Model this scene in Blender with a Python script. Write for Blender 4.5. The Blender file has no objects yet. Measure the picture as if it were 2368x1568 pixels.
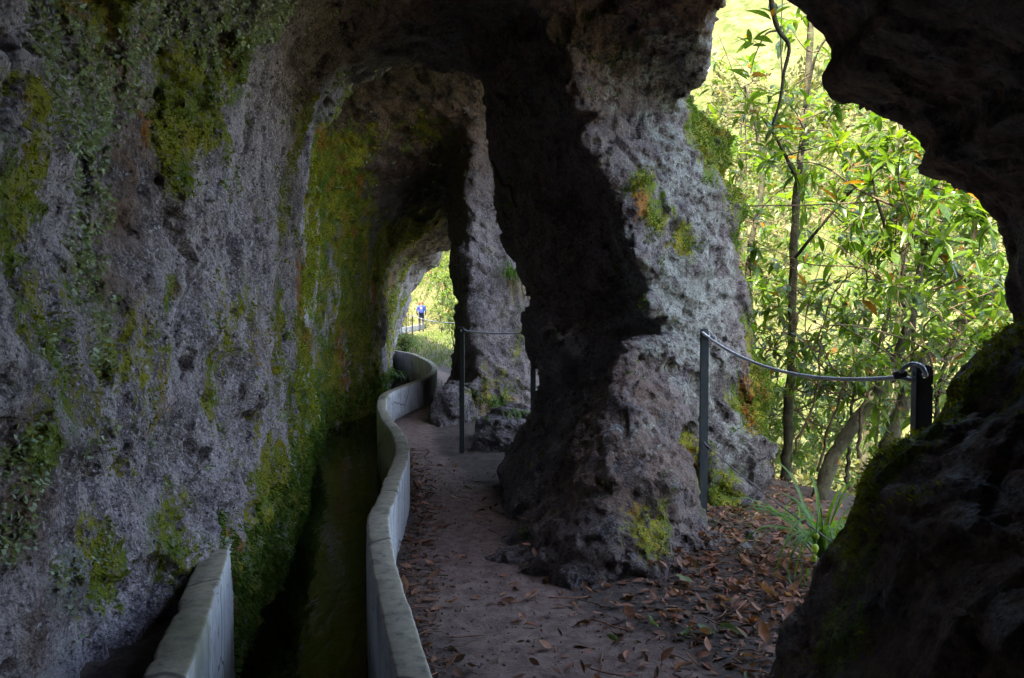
import bpy, bmesh, math, random
import numpy as np
from mathutils import Vector, Matrix, Euler

# ------------------------------------------------------------------ camera, sky, sun, exposure
SC = bpy.context.scene
COL = SC.collection
random.seed(7); RNG = np.random.default_rng(7)
R = math.radians

cam_d = bpy.data.cameras.new('camera'); cam = bpy.data.objects.new('camera', cam_d); COL.objects.link(cam)
cam_d.sensor_width = 36.0; cam_d.lens = 27.45
cam_d.clip_start = 0.05; cam_d.clip_end = 1500
CAMZ = 1.15
cam.location = (0, 0, CAMZ)
cam.rotation_euler = (R(90 - 2.1), 0, 0)
SC.camera = cam

SUN_AZ, SUN_EL = 204.0, 58.0        # compass from +Y clockwise: where the sun stands (behind the cliff)
wd = bpy.data.worlds.new('World'); SC.world = wd; wd.use_nodes = True
nt = wd.node_tree; bg = nt.nodes['Background']
sky = nt.nodes.new('ShaderNodeTexSky'); sky.sky_type = 'NISHITA'; sky.sun_disc = False
sky.sun_elevation = R(SUN_EL); sky.sun_rotation = R(SUN_AZ); sky.dust_density = 2.5; sky.air_density = .8
nt.links.new(sky.outputs[0], bg.inputs[0]); bg.inputs[1].default_value = 0.15
sd = bpy.data.lights.new('sun', 'SUN'); so = bpy.data.objects.new('sun', sd); COL.objects.link(so)
sd.energy = 2.2; sd.angle = R(0.53); sd.color = (1.0, 0.94, 0.84)
_dir = Vector((math.sin(R(SUN_AZ))*math.cos(R(SUN_EL)), math.cos(R(SUN_AZ))*math.cos(R(SUN_EL)), math.sin(R(SUN_EL))))
so.rotation_euler = (-_dir).to_track_quat('-Z', 'Y').to_euler(); so.location = _dir*60
SC.view_settings.view_transform = 'Standard'; SC.view_settings.look = 'None'
SC.view_settings.gamma = 1.0; SC.view_settings.exposure = 3.92
SC.view_settings.use_curve_mapping = False
SC.view_settings.use_white_balance = True; SC.view_settings.white_balance_temperature = 7700; SC.view_settings.white_balance_tint = 4
SC.render.engine = 'CYCLES'
SC.cycles.use_denoising = True
SC.cycles.max_bounces = 8; SC.cycles.diffuse_bounces = 2; SC.cycles.transmission_bounces = 4
SC.cycles.use_fast_gi = False
SC.cycles.sample_clamp_indirect = 6.0

F = 1805.0
def at(px, py, Y):
    """a point of the place that stands Y metres ahead, from the survey drawing (2367 x 1568)"""
    a = R(2.1); u = (px-1183.5)/F; v = -(py-784.0)/F
    dy = math.cos(a)+v*math.sin(a); dz = -math.sin(a)+v*math.cos(a)
    return Vector((u/dy*Y, Y, CAMZ+dz/dy*Y))

# ------------------------------------------------------------------ noise
def _hash(ix, iy, iz, seed):
    h = (ix.astype(np.uint32)*np.uint32(374761393) + iy.astype(np.uint32)*np.uint32(668265263)
         + iz.astype(np.uint32)*np.uint32(2246822519) + np.uint32(seed*3266489917 & 0xffffffff))
    h ^= h >> np.uint32(13); h *= np.uint32(1274126177); h ^= h >> np.uint32(16)
    return h.astype(np.float32)*np.float32(1/4294967296.0)
def vnoise(P, s=1.0, seed=1):
    P = np.asarray(P, np.float32)/np.float32(s)
    i = np.floor(P).astype(np.int64); f = P-i; f = f*f*(3-2*f); i &= 0xffffffff
    x0, y0, z0 = i[:, 0], i[:, 1], i[:, 2]; x1, y1, z1 = x0+1, y0+1, z0+1
    fx, fy, fz = f[:, 0], f[:, 1], f[:, 2]
    H = lambda a, b, c: _hash(a, b, c, seed)
    a = H(x0,y0,z0)*(1-fx)+H(x1,y0,z0)*fx; b = H(x0,y1,z0)*(1-fx)+H(x1,y1,z0)*fx
    c = H(x0,y0,z1)*(1-fx)+H(x1,y0,z1)*fx; d = H(x0,y1,z1)*(1-fx)+H(x1,y1,z1)*fx
    e = a*(1-fy)+b*fy; g = c*(1-fy)+d*fy
    return (e*(1-fz)+g*fz)*2-1
_rot = np.array(Euler((0.6, 0.9, 0.4)).to_matrix(), np.float32)
def fbm(P, s, octv=3, seed=1, gain=.5):
    t = 0; a = 1.0; P = np.asarray(P, np.float32)
    for o in range(octv):
        t = t + a*vnoise(P, s, seed+o*17); a *= gain; s *= .5; P = P @ _rot
    return t
def sstep(a, b, x):
    t = np.clip((x-a)/(b-a), 0, 1); return t*t*(3-2*t)

# ------------------------------------------------------------------ the rock: one implicit solid
def smin(a, b, k):
    h = np.clip(.5+.5*(b-a)/k, 0, 1); return b*(1-h)+a*h-k*h*(1-h)
def smax(a, b, k): return -smin(-a, -b, k)
def knots(v, ks):
    xs, ys = zip(*ks); xs = np.array(xs); ys = np.array(ys)
    # smooth (monotone-ish) resample then linear
    xx = np.linspace(xs[0], xs[-1], 400); yy = np.interp(xx, xs, ys)
    w = max(3, int(.35/(xx[1]-xx[0]))); ker = np.ones(w)/w
    yy = np.convolve(np.pad(yy, (w//2, w-1-w//2), mode='edge'), ker, 'valid')
    return np.interp(v, xx, yy).astype(np.float32)
def poly_sdf(x, z, pts):
    d = np.full(np.broadcast(x, z).shape, 1e9, np.float32); s = np.ones_like(d)
    n = len(pts)
    for i in range(n):
        ax, az = pts[i]; bx, bz = pts[i-1]
        ex, ez = bx-ax, bz-az; wx, wz = x-ax, z-az
        t = np.clip((wx*ex+wz*ez)/(ex*ex+ez*ez), 0, 1)
        qx, qz = wx-ex*t, wz-ez*t
        d = np.minimum(d, qx*qx+qz*qz)
        c1 = z >= az; c2 = z < bz; c3 = ex*wz > ez*wx
        flip = (c1 & c2 & c3) | (~c1 & ~c2 & ~c3)
        s = np.where(flip, -s, s)
    return s*np.sqrt(d)
def plane(X, Y, Z, p, n):
    n = np.array(n, float); n /= np.linalg.norm(n)
    return (X-p[0])*n[0]+(Y-p[1])*n[1]+(Z-p[2])*n[2]
def ellip(X, Y, Z, c, r):
    q = np.sqrt(((X-c[0])/r[0])**2+((Y-c[1])/r[1])**2+((Z-c[2])/r[2])**2)
    return (q-1)*min(r)

XL_K = [(-2.6,-1.0),(0,-1.02),(1.6,-1.06),(2.2,-1.14),(2.8,-1.04),(3.5,-1.12),(5,-1.4),(6.2,-1.68),(6.95,-1.76),(7.4,-2.0),
        (8.2,-2.16),(9.2,-2.0),(10.2,-1.74),(11,-1.80),(12.5,-2.0),(14,-2.25),(16,-2.62),(17.5,-2.95)]
ZC_K = [(-2.6,2.3),(1,2.5),(3,2.66),(4.4,2.88),(5,2.98),(5.6,3.10),(6.3,3.55),(7.6,3.70),(8.1,3.6),(8.5,3.22),(9.2,2.95),(10.2,2.70),(11,2.52),(13,2.36),(15,2.16),(17.5,2.2)]
LIP_K = [(-2.6,2.2),(2.0,2.2),(2.25,1.05),(2.6,.90),(3.4,.9),(4.5,1.05),(5.1,1.0),(5.5,.65),(6.4,.45),(7.3,.5),(8.1,1.2),(11,1.2),(12.5,.6),(13.3,-.4),(14.2,-1.35),(17.5,-1.7)]

def rock_sdf(X, Y, Z):
    xl = knots(Y, XL_K)
    y1 = Y
    lean = .03*(Z-1.0)+np.clip((Y-12.5)/3.5, 0, 1)*.29*(Z+.2)
    # a bulge near the waterline and a hollow in the upper near wall
    bul = .10*np.exp(-((Z-.15)/.35)**2)*np.clip((Y-2.6)/1.0, 0, 1)*np.clip((7.2-Y)/.4, 0, 1)
    d_left = X-(xl+lean+bul)
    # ceiling with the hanging brow
    zc = knots(Y, ZC_K)
    zc = zc-.2*np.clip(X-.4, 0, 2)
    yb = 5.25-.85*X
    t = Y-yb
    brow = np.where(t < 0, -.30*np.exp(-(t/.45)**2), -.30+.75*np.clip(t/.25, 0, 1)*np.exp(-np.clip(t-.5, 0, 9)/.9)+.30*np.clip((t-.4)/1.0, 0, 1))*np.clip((9-Y)/1.0, 0, 1)
    d_ceil = zc+brow-Z
    lip = knots(Y, LIP_K)+.25*(Z-2.4)
    d_ceil = smax(d_ceil, X-lip, .18)
    d = smin(d_left, d_ceil, .75+.45*np.clip((Y-4)/2.5, 0, 1)*np.clip((15-Y)/3, 0, 1))
    # main pillar, upper mass: two faces that meet in a leaning ridge
    up = smax(plane(X, Y, Z, (.66, 4.2, 1.42), -np.cross((.47, .1, -1.27), (-.60, 1.35, 0.05))),
              plane(X, Y, Z, (.66, 4.2, 1.42), np.cross((.47, .1, -1.27), (.78, .62, 0.0))), .10)
    xr = 1.60-.30*np.clip(Z-1.85, 0, 2)**1.3*2.2
    up = smax(up, (X-xr)*.95, .16)
    up = smax(up, plane(X, Y, Z, (.15, 5.62, 1), (.39, .92, 0)), .22)
    up = smax(up, -.10-.12*np.clip(Z-.9, -1, .8)-X+.14*np.exp(-((Z-.98)/.35)**2)+.0, .2)
    # foot: broad buttress with a flat shaded flank towards the path
    foot = ellip(X, Y, Z, (.46, 4.45, -.10), (.56, 1.05, 1.08))
    foot = smin(foot, ellip(X, Y, Z, (.36, 3.80, -.05), (.46, .52, .52)), .2)
    foot = smin(foot, ellip(X, Y, Z, (.50, 4.8, -.1), (.56, .72, 1.2)), .25)
    foot = smax(foot, plane(X, Y, Z, (.165, 3.68, .2), (-.368, -.05, .250)), .10)
    foot = smin(foot, ellip(X, Y, Z, (.50, 3.62, -.05), (.46, .40, .13)), .08)
    core = smax(np.sqrt((X-.41-.02*Z)**2+(Y-5.05)**2)-.33-.03*np.exp(-((Z-1.05)/.3)**2)-.05*np.clip(Z-1.6, 0, 1), .0*Z-.0*X-1e3, .1)
    pil = smin(smin(up, foot, .16), core, .14)
    bould = ellip(X, Y, Z, (1.22, 4.75, .22), (.36, .42, .36))
    bould = smin(bould, ellip(X, Y, Z, (1.34, 4.95, .62), (.30, .34, .34)), .12)
    pil = smin(pil, bould, .09)
    d = smin(d, pil, .22)
    # far pillar
    fx = -.72+.05*(Z-1)-.16*np.exp(-((Z-.0)/.35)**2)+.03*(Y-7.5)-.13*np.clip(Z-1.6, 0, 2)
    fp = smax(fx-X, plane(X, Y, Z, (-.42, 8.2, 1.0), (.50, -.86, .10)), .16)
    fp = smax(fp, plane(X, Y, Z, (-.365, 8.1, 1.0), (-.95, -.31, 0.0)), .12)
    fp = smax(fp, X-1.1-.1*np.clip(1-Z, 0, 1), .3)
    fp = smax(fp, Y-11.6, .4)
    d = smin(d, fp, .22)
    d = smin(d, ellip(X, Y, Z, (-.02, 6.75, -.02), (.40, .5, .34)), .12)   # rock mound between the posts
    d = smin(d, ellip(X, Y, Z, (-.62, 8.15, .0), (.22, .5, .36)), .1)
    # near jamb: leaning slab below, overhang above
    q = lambda px, py, y: ((px-1183.5)/F*y, CAMZ-(py-718)/F*y)
    nj = int(np.searchsorted(Y.ravel(), 2.6)); Xf, Yf = X, Y; Y = Y[:, :nj]
    ylo = 1.72
    lo = [q(p[0]+14, p[1]+34, ylo) for p in [(1700,1700),(1790,1568),(1822,1500),(1872,1430),(1905,1360),(1938,1290),(1972,1225),(1995,1165),(2020,1100),
          (2080,1035),(2130,990),(2200,915),(2285,812),(2367,728),(2470,640),(2600,560)]]+[(2.6,1.3),(2.6,-.8),(.3,-.8)]
    yy = np.clip(ylo-Y, -.2, 2)
    d_lo = poly_sdf(X+.10*yy, Z+.18*yy, lo)
    d_lo = smax(d_lo, Y-1.86-.10*np.clip(X-.8, 0, 1), .12)
    d_lo = smax(d_lo, .55+.35*np.clip(1.2-X, -1, 1)+.25*(Z-.6)-Y, .25)
    yup = 2.02
    upj = [q(*p, yup) for p in [(1690,-160),(1775,0),(1890,68),(1940,128),(1905,200),(2000,245),(2150,330),(2112,402),(2215,418),(2200,455),(2262,452),(2328,518),
          (2336,600),(2352,700),(2368,780),(2420,900)]]+[(2.6,.9),(2.6,3.6),(.1,3.6),(.3,2.5)]
    yy = np.clip(yup-Y, -.3, 2)
    d_up = poly_sdf(X+.16*yy, Z-.04*yy, upj)
    d_up = smax(d_up, Y-2.12-.08*np.clip(X-.8, 0, 1), .1)
    d_up = smax(d_up, .2-Y, .4)
    dj = smin(d_lo, d_up, .06); d = d.copy()
    d[:, :nj] = smin(d[:, :nj], dj, .1); Y = Yf
    # the tunnel behind the camera: right wall and a bend that closes it
    d = smin(d, smax(1.05+.08*(Z-1)-X, Y-.9, .3), .3)
    d = smin(d, Y+1.9, .4)
    # outer limit of the rock (towards the valley) stays inside the block
    return d

def surface_nets(D, xs, ys, zs):
    S = D < 0
    nx, ny, nz = S.shape
    c = S[:-1,:-1,:-1].astype(np.uint8)
    for a in (0,1):
        for b in (0,1):
            for g in (0,1):
                if a or b or g: c = c+S[a:nx-1+a, b:ny-1+b, g:nz-1+g]
    act = (c > 0) & (c < 8)
    I, J, K = np.nonzero(act)
    idx = np.full(act.shape, -1, np.int32); idx[I,J,K] = np.arange(len(I))
    acc = np.zeros((len(I), 3)); cnt = np.zeros(len(I))
    ax = (xs, ys, zs)
    for axis in range(3):
        o1, o2 = [k for k in range(3) if k != axis]
        for a in (0,1):
            for b in (0,1):
                off = [0,0,0]; off[o1] = a; off[o2] = b
                off2 = list(off); off2[axis] = 1
                d0 = D[I+off[0], J+off[1], K+off[2]]; d1 = D[I+off2[0], J+off2[1], K+off2[2]]
                m = (d0 < 0) != (d1 < 0)
                t = np.where(m, d0/np.where(m, d0-d1, 1), 0)
                base = (I, J, K)
                p = np.zeros((len(I), 3))
                for k in range(3):
                    p[:, k] = ax[k][base[k]+off[k]]
                p[:, axis] += t*(ax[axis][base[axis]+1]-ax[axis][base[axis]])
                acc[m] += p[m]; cnt[m] += 1
    V = acc/cnt[:, None]
    quads = []
    for axis in range(3):
        o1, o2 = [(1,2),(2,0),(0,1)][axis]
        lo = [slice(None)]*3; hi = [slice(None)]*3
        lo[axis] = slice(0, -1); hi[axis] = slice(1, None)
        A = S[tuple(lo)]; B = S[tuple(hi)]
        m = A != B
        # interior in the other axes
        g = [slice(None)]*3; g[o1] = slice(1, -1); g[o2] = slice(1, -1)
        mm = np.zeros_like(m); mm[tuple(g)] = m[tuple(g)]
        e = np.array(np.nonzero(mm)).T
        ins = A[tuple(e.T)]
        def cell(a, b):
            q = e.copy(); q[:, o1] -= a; q[:, o2] -= b
            return idx[q[:,0], q[:,1], q[:,2]]
        q4 = np.stack([cell(1,1), cell(0,1), cell(0,0), cell(1,0)], 1)
        q4[~ins] = q4[~ins][:, ::-1]
        quads.append(q4)
    return V, np.concatenate(quads)

def vert_normals(V, Q):
    n = np.cross(V[Q[:,2]]-V[Q[:,0]], V[Q[:,3]]-V[Q[:,1]])
    N = np.zeros_like(V)
    for k in range(4):
        for c in range(3): N[:, c] += np.bincount(Q[:, k], n[:, c], len(V))
    return N/np.maximum(np.linalg.norm(N, axis=1), 1e-9)[:, None]

def build_rock():
    h = .032
    xs = np.arange(-3.25, 2.35, h); zs = np.arange(-.65, 4.35, h)
    ys = [-2.4]
    while ys[-1] < 17.4: ys.append(ys[-1]+(.05 if ys[-1] < .6 else max(h, .0048*ys[-1])))
    ys = np.array(ys)
    X = xs[:, None, None].astype(np.float32); Y = ys[None, :, None].astype(np.float32); Z = zs[None, None, :].astype(np.float32)
    D = np.broadcast_to(rock_sdf(X, Y, Z), (len(xs), len(ys), len(zs))).astype(np.float32).copy()
    m = np.nonzero(np.abs(D) < .28)
    P = np.stack([xs[m[0]], ys[m[1]], zs[m[2]]], 1).astype(np.float32)
    jamb = (P[:, 1] < 2.35) & (P[:, 0] > .3)
    wall = P[:, 0] < -.9
    pil = ~jamb & ~wall & (P[:, 2] < 2.5)
    n1 = fbm(P, .9, 2, 3)*np.where(jamb, .015, np.where(wall, .06, .07))
    n1 += fbm(P, .30, 2, 9)*np.where(jamb, .010, np.where(wall, .040, .028))
    # broken faces: creased ridges at two sizes and tilted ledges
    bl = np.abs(vnoise(P @ _rot, .42, 31))
    n1 += (bl-.35)*np.where(jamb, .010, np.where(wall, .06, .10))
    n1 += (np.abs(vnoise(P @ _rot, .15, 33))-.3)*np.where(jamb, .020, np.where(wall, .035, .04))
    led = (P @ np.array([.35, .25, .9], np.float32))/.21+vnoise(P, .5, 35)*.9
    led = led-np.floor(led)
    n1 += (led-.5)*np.where(jamb, .010, np.where(wall, .018, .06))*(.5+.5*vnoise(P, .6, 37))
    D[m] += n1
    for sl in (np.s_[0], np.s_[-1], np.s_[:,0], np.s_[:,-1], np.s_[:,:,0], np.s_[:,:,-1]):
        D[sl] = np.maximum(D[sl], .01)
    V, Q = surface_nets(D, xs, ys, zs)
    return V, Q
def facets(P, size, seed):
    """broken rock: every cell of a loose mosaic is its own slightly tilted, offset face"""
    Q_ = P/np.float32(size); b = np.floor(Q_-.5).astype(np.int64)
    best = np.full(len(P), 1e9, np.float32); out = np.zeros(len(P), np.float32)
    for dx in (0, 1):
        for dy in (0, 1):
            for dz in (0, 1):
                c = b+np.array([dx, dy, dz]); u = c & 0xffffffff
                J = np.stack([_hash(u[:, 0], u[:, 1], u[:, 2], seed+k) for k in range(3)], 1)
                d = Q_-(c+.15+.7*J); q = (d*d).sum(1)
                m = q < best; best = np.where(m, q, best)
                val = (J[:, 0]+J[:, 1]-J[:, 2]-.5)*.55+(d*(J[:, [1, 2, 0]]-.5)).sum(1)*1.6
                out = np.where(m, val, out)
    return out
def fine_disp(P, N):
    """broken faces, pits and crumbs of the weathered tuff"""
    P = np.asarray(P, np.float32)
    wall = P[:, 0] < -.8; jamb = (P[:, 1] < 2.35) & (P[:, 0] > .3)
    w = P+np.stack([vnoise(P, .12, 5), vnoise(P, .12, 6), vnoise(P, .12, 7)], 1)*.03
    a = facets(w @ _rot, .24, 301)*np.where(jamb, .018, np.where(wall, .022, .034))
    a += facets(w, .095, 311)*np.where(jamb, .013, np.where(wall, .017, .019))
    a += fbm(P, .06, 2, 41, .6)*.006
    # long slanting pick strokes on the hewn wall
    t1 = (P[:, 1]*.42+P[:, 2]*.91)/.42; t2 = (P[:, 1]*.91-P[:, 2]*.42)/.055
    st = vnoise(np.stack([t1, t2+vnoise(P, .25, 91)*.8, P[:, 0]*3], 1), 1.0, 92)
    a += np.where(wall, (np.abs(st)-.35)*-.022, 0)
    pit = vnoise(P*np.array([1, .9, 1.1], np.float32), .045, 77)
    a -= sstep(.40, .62, pit)*np.where(jamb, .004, .016)
    pit = vnoise(w, .12, 78)+.35*vnoise(P, .03, 79)
    a -= sstep(.46, .70, pit)*np.where(wall, .040, .010)
    return P+N*a[:, None]

# ------------------------------------------------------------------ helpers
def tag(o, label=None, cat=None, group=None, kind=None):
    if label: o['label'] = label
    if cat: o['category'] = cat
    if group: o['group'] = group
    if kind: o['kind'] = kind
    return o
def link(name, me, mat=None, parent=None, smooth=True):
    o = bpy.data.objects.new(name, me); COL.objects.link(o)
    if mat is not None and not me.materials: me.materials.append(mat)
    if parent is not None: o.parent = parent
    if smooth: me.shade_smooth()
    return o
def np_mesh(name, V, Fq, cols=None):
    me = bpy.data.meshes.new(name)
    V = np.asarray(V, np.float32); Fq = np.asarray(Fq, np.int32)
    n, k = Fq.shape
    me.vertices.add(len(V)); me.vertices.foreach_set('co', V.ravel())
    me.loops.add(n*k); me.loops.foreach_set('vertex_index', Fq.ravel())
    me.polygons.add(n); me.polygons.foreach_set('loop_start', np.arange(0, n*k, k, dtype=np.int32))
    me.update(calc_edges=True)
    if cols is not None:
        a = me.color_attributes.new('mask', 'FLOAT_COLOR', 'POINT')
        c = np.ones((len(V), 4), np.float32); c[:, :cols.shape[1]] = cols; a.data.foreach_set('color', c.ravel())
    return me
def empty(name, loc=(0, 0, 0)):
    o = bpy.data.objects.new(name, None); COL.objects.link(o); o.location = loc; o.empty_display_size = .1
    return o
def tube_arrays(pts, rad, sides=8, twist=None):
    """swept tube; twist=(strands, pitch, depth) gives a laid rope"""
    P = np.array([tuple(p) for p in pts], float); n = len(P)
    rad = np.broadcast_to(np.asarray(rad, float), (n,))
    T = np.gradient(P, axis=0); T /= np.maximum(np.linalg.norm(T, axis=1), 1e-9)[:, None]
    u = np.cross(T[0], (0.31, 0.2, 0.93)); u /= np.linalg.norm(u)
    U = []
    for k in range(n):
        u = u-T[k]*np.dot(u, T[k]); u /= max(np.linalg.norm(u), 1e-9); U.append(u.copy())
    U = np.array(U); W = np.cross(T, U)
    a = np.arange(sides)*2*np.pi/sides
    s = np.concatenate([[0], np.cumsum(np.linalg.norm(np.diff(P, axis=0), axis=1))])
    rr = np.repeat(rad[:, None], sides, 1)
    if twist: rr = rr*(1+twist[2]*np.cos(twist[0]*(a[None, :]-s[:, None]*2*np.pi/twist[1])))
    V = P[:, None, :]+rr[:, :, None]*(np.cos(a)[None, :, None]*U[:, None, :]+np.sin(a)[None, :, None]*W[:, None, :])
    V = V.reshape(-1, 3)
    i = np.arange(n-1)[:, None]*sides; j = np.arange(sides)[None, :]; j2 = (j+1) % sides
    Fq = np.stack([i+j, i+j2, i+sides+j2, i+sides+j], -1).reshape(-1, 4)
    V = np.concatenate([V, P[:1], P[-1:]]); c0, c1 = n*sides, n*sides+1
    caps = []
    for k in range(0, sides, 2):
        caps.append([c0, (k+2) % sides, (k+1) % sides, k]); b = (n-1)*sides
        caps.append([c1, b+k, b+k+1, b+(k+2) % sides])
    return V, np.concatenate([Fq, np.array(caps)])
class Acc:
    def __init__(s): s.v = []; s.f = []; s.n = 0; s.c = []
    def add(s, V, Fq, col=None):
        s.v.append(np.asarray(V)); s.f.append(np.asarray(Fq)+s.n); s.n += len(V)
        if col is not None: s.c.append(np.repeat(np.asarray(col, np.float32)[None, :], len(V), 0))
    def mesh(s, name): return np_mesh(name, np.concatenate(s.v), np.concatenate(s.f), np.concatenate(s.c) if s.c else None)
def smooth_path(pts, n):
    """Catmull-Rom through the points"""
    P = np.array([tuple(p) for p in pts], float); P = np.vstack([2*P[0]-P[1], P, 2*P[-1]-P[-2]])
    out = []; m = len(P)-3
    for t in np.linspace(0, m-1e-6, n):
        i = int(t); f = t-i; a, b, c, d = P[i:i+4]
        out.append(.5*((2*b)+(-a+c)*f+(2*a-5*b+4*c-d)*f*f+(-a+3*b-3*c+d)*f**3))
    return np.array(out)

# ------------------------------------------------------------------ materials
class NT:
    def __init__(s, name):
        s.m = bpy.data.materials.new(name); s.m.use_nodes = True; s.t = s.m.node_tree; s.N = s.t.nodes; s.L = s.t.links
        s.b = s.N['Principled BSDF']; s.out = s.N['Material Output']
    def n(s, typ, **k):
        o = s.N.new(typ)
        for a, b in k.items(): setattr(o, a, b)
        return o
    def val(s, sock, v):
        if isinstance(v, (int, float)): sock.default_value = v
        elif isinstance(v, (tuple, list)): sock.default_value = tuple(v)+((1,) if len(v) == 3 and sock.type == 'RGBA' else ())
        else: s.L.new(v, sock)
    def pos(s): return s.n('ShaderNodeNewGeometry').outputs['Position']
    def noise(s, vec, scale, detail=4, rough=.55, dist=0.0):
        o = s.n('ShaderNodeTexNoise'); s.val(o.inputs['Vector'], vec); o.inputs['Scale'].default_value = scale
        o.inputs['Detail'].default_value = detail; o.inputs['Roughness'].default_value = rough; o.inputs['Distortion'].default_value = dist
        return o.outputs['Fac']
    def voro(s, vec, scale, feat='F1'):
        o = s.n('ShaderNodeTexVoronoi', feature=feat); s.val(o.inputs['Vector'], vec); o.inputs['Scale'].default_value = scale
        return o.outputs['Distance']
    def ramp(s, fac, a, b, lo=0.0, hi=1.0):
        o = s.n('ShaderNodeMapRange', interpolation_type='SMOOTHSTEP'); s.val(o.inputs['Value'], fac)
        for k, v in zip(('From Min', 'From Max', 'To Min', 'To Max'), (a, b, lo, hi)): s.val(o.inputs[k], v)
        return o.outputs[0]
    def mix(s, fac, a, b, mode='MIX'):
        o = s.n('ShaderNodeMix', data_type='RGBA', blend_type=mode); s.val(o.inputs[0], fac); s.val(o.inputs[6], a); s.val(o.inputs[7], b)
        return o.outputs[2]
    def math(s, op, a, b=0.0, c=None):
        o = s.n('ShaderNodeMath', operation=op); s.val(o.inputs[0], a); s.val(o.inputs[1], b)
        if c is not None: s.val(o.inputs[2], c)
        return o.outputs[0]
    def bump(s, h, strength=.5, dist=.01, prev=None):
        o = s.n('ShaderNodeBump'); s.val(o.inputs['Height'], h); o.inputs['Strength'].default_value = strength
        o.inputs['Distance'].default_value = dist
        if prev is not None: s.L.new(prev, o.inputs['Normal'])
        return o.outputs[0]
    def scale(s, vec, v):
        o = s.n('ShaderNodeMapping'); s.val(o.inputs['Vector'], vec); o.inputs['Scale'].default_value = v
        return o.outputs[0]
    def end(s, color=None, rough=None, normal=None, spec=None):
        if color is not None: s.val(s.b.inputs['Base Color'], color)
        if rough is not None: s.val(s.b.inputs['Roughness'], rough)
        if normal is not None: s.L.new(normal, s.b.inputs['Normal'])
        if spec is not None: s.b.inputs['Specular IOR Level'].default_value = spec
        return s.m

def rock_material():
    k = NT('volcanic_tuff'); p = k.pos()
    at_ = k.n('ShaderNodeAttribute', attribute_name='mask'); sep = k.n('ShaderNodeSeparateColor'); k.L.new(at_.outputs['Color'], sep.inputs[0])
    moss, lich, soil = sep.outputs[0], sep.outputs[1], sep.outputs[2]  # soil: earthy stains together with brown painted shade
    n1 = k.noise(p, 1.9, 6, .62); n2 = k.noise(p, 8, 7, .68); n3 = k.noise(p, 34, 6, .72); n4 = k.noise(p, 95, 4, .65)
    v1 = k.voro(p, 26); v2 = k.voro(k.scale(p, (1.0, .8, 1.2)), 60)
    grey = k.mix(k.ramp(n1, .36, .64), (.135, .115, .132), (.370, .335, .372))
    rm = k.n('ShaderNodeMapping'); k.L.new(p, rm.inputs['Vector']); rm.inputs['Rotation'].default_value = (R(-25), 0, 0); rm.inputs['Scale'].default_value = (9, 13, 1.6)
    sk = k.noise(rm.outputs[0], 1.0, 5, .62)
    grey = k.mix(k.math('MULTIPLY', k.ramp(sk, .50, .62), .8), grey, (.52, .49, .50))
    grey = k.mix(k.math('MULTIPLY', k.ramp(sk, .46, .36), .75), grey, (.105, .09, .10))
    grey = k.mix(k.math('MULTIPLY', k.ramp(k.noise(p, .8, 4, .6), .48, .62), .55), grey, k.mix(.5, grey, (.26, .21, .16)))
    grey = k.mix(k.ramp(n2, .46, .66), grey, (.46, .43, .455))
    grey = k.mix(k.ramp(n2, .45, .33), grey, (.10, .085, .095))
    grey = k.mix(k.ramp(n3, .56, .68), grey, (.070, .060, .068))
    grey = k.mix(k.math('MULTIPLY', k.ramp(n3, .46, .34), .75), grey, (.52, .50, .54))
    grey = k.mix(k.math('MULTIPLY', k.ramp(n4, .54, .64), .9), grey, (.60, .58, .62))
    grey = k.mix(k.math('MULTIPLY', k.ramp(n4, .45, .36), .85), grey, (.05, .043, .05))
    pitm = k.math('MULTIPLY', k.ramp(n3, .58, .66), k.ramp(n2, .48, .56))
    grey = k.mix(pitm, grey, (.03, .026, .03))
    grey = k.mix(1.0, grey, k.mix(k.math('MULTIPLY', at_.outputs['Alpha'], 1.0), (.36, .33, .335), (1.20, 1.08, 1.14)), 'MULTIPLY')  # alpha mask scales the stone colour to paint in light and shade
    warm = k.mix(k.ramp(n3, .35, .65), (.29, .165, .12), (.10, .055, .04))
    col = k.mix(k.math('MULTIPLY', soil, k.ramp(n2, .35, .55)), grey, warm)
    lc = k.mix(k.ramp(n4, .35, .62), (.42, .43, .44), (.20, .225, .205))
    lf = k.math('MULTIPLY', k.ramp(k.math('ADD', n2, k.math('MULTIPLY', lich, .35)), .68, .84), k.ramp(lich, .05, .5))
    lf = k.math('MULTIPLY', lf, k.ramp(n3, .60, .48))
    col = k.mix(lf, col, lc)
    mcol = k.mix(k.ramp(k.noise(p, 5, 3), .36, .64), (.115, .195, .008), (.330, .295, .010))
    mcol = k.mix(k.ramp(k.noise(k.scale(p, (4, 3, 1.2)), 1.0, 4, .6, .5), .54, .66), mcol, (.42, .15, .02))
    mcol = k.mix(k.ramp(n4, .5, .66), mcol, (.03, .035, .008))
    ns = k.noise(k.scale(p, (7, 7, 2.2)), 1.0, 6, .68, .3)
    mv = k.math('ADD', k.math('MULTIPLY', k.math('SUBTRACT', ns, .5), 2.6), k.math('MULTIPLY', k.math('SUBTRACT', .5, n3), 1.6))
    mf = k.math('MULTIPLY', k.ramp(k.math('ADD', moss, mv), .22, .52), k.ramp(moss, .06, .22))
    mf = k.math('MULTIPLY', mf, k.ramp(n3, .66, .52))
    col = k.mix(mf, col, mcol)
    nb = k.bump(n3, 1.0, .045)
    nb = k.bump(k.ramp(v1, .05, .40), .8, .016, nb); nb = k.bump(k.ramp(v2, .05, .45), .7, .008, nb)
    nb = k.bump(n4, .9, .014, nb)
    return k.end(col, k.ramp(n2, .3, .7, .55, .90), nb, .4)
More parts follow.
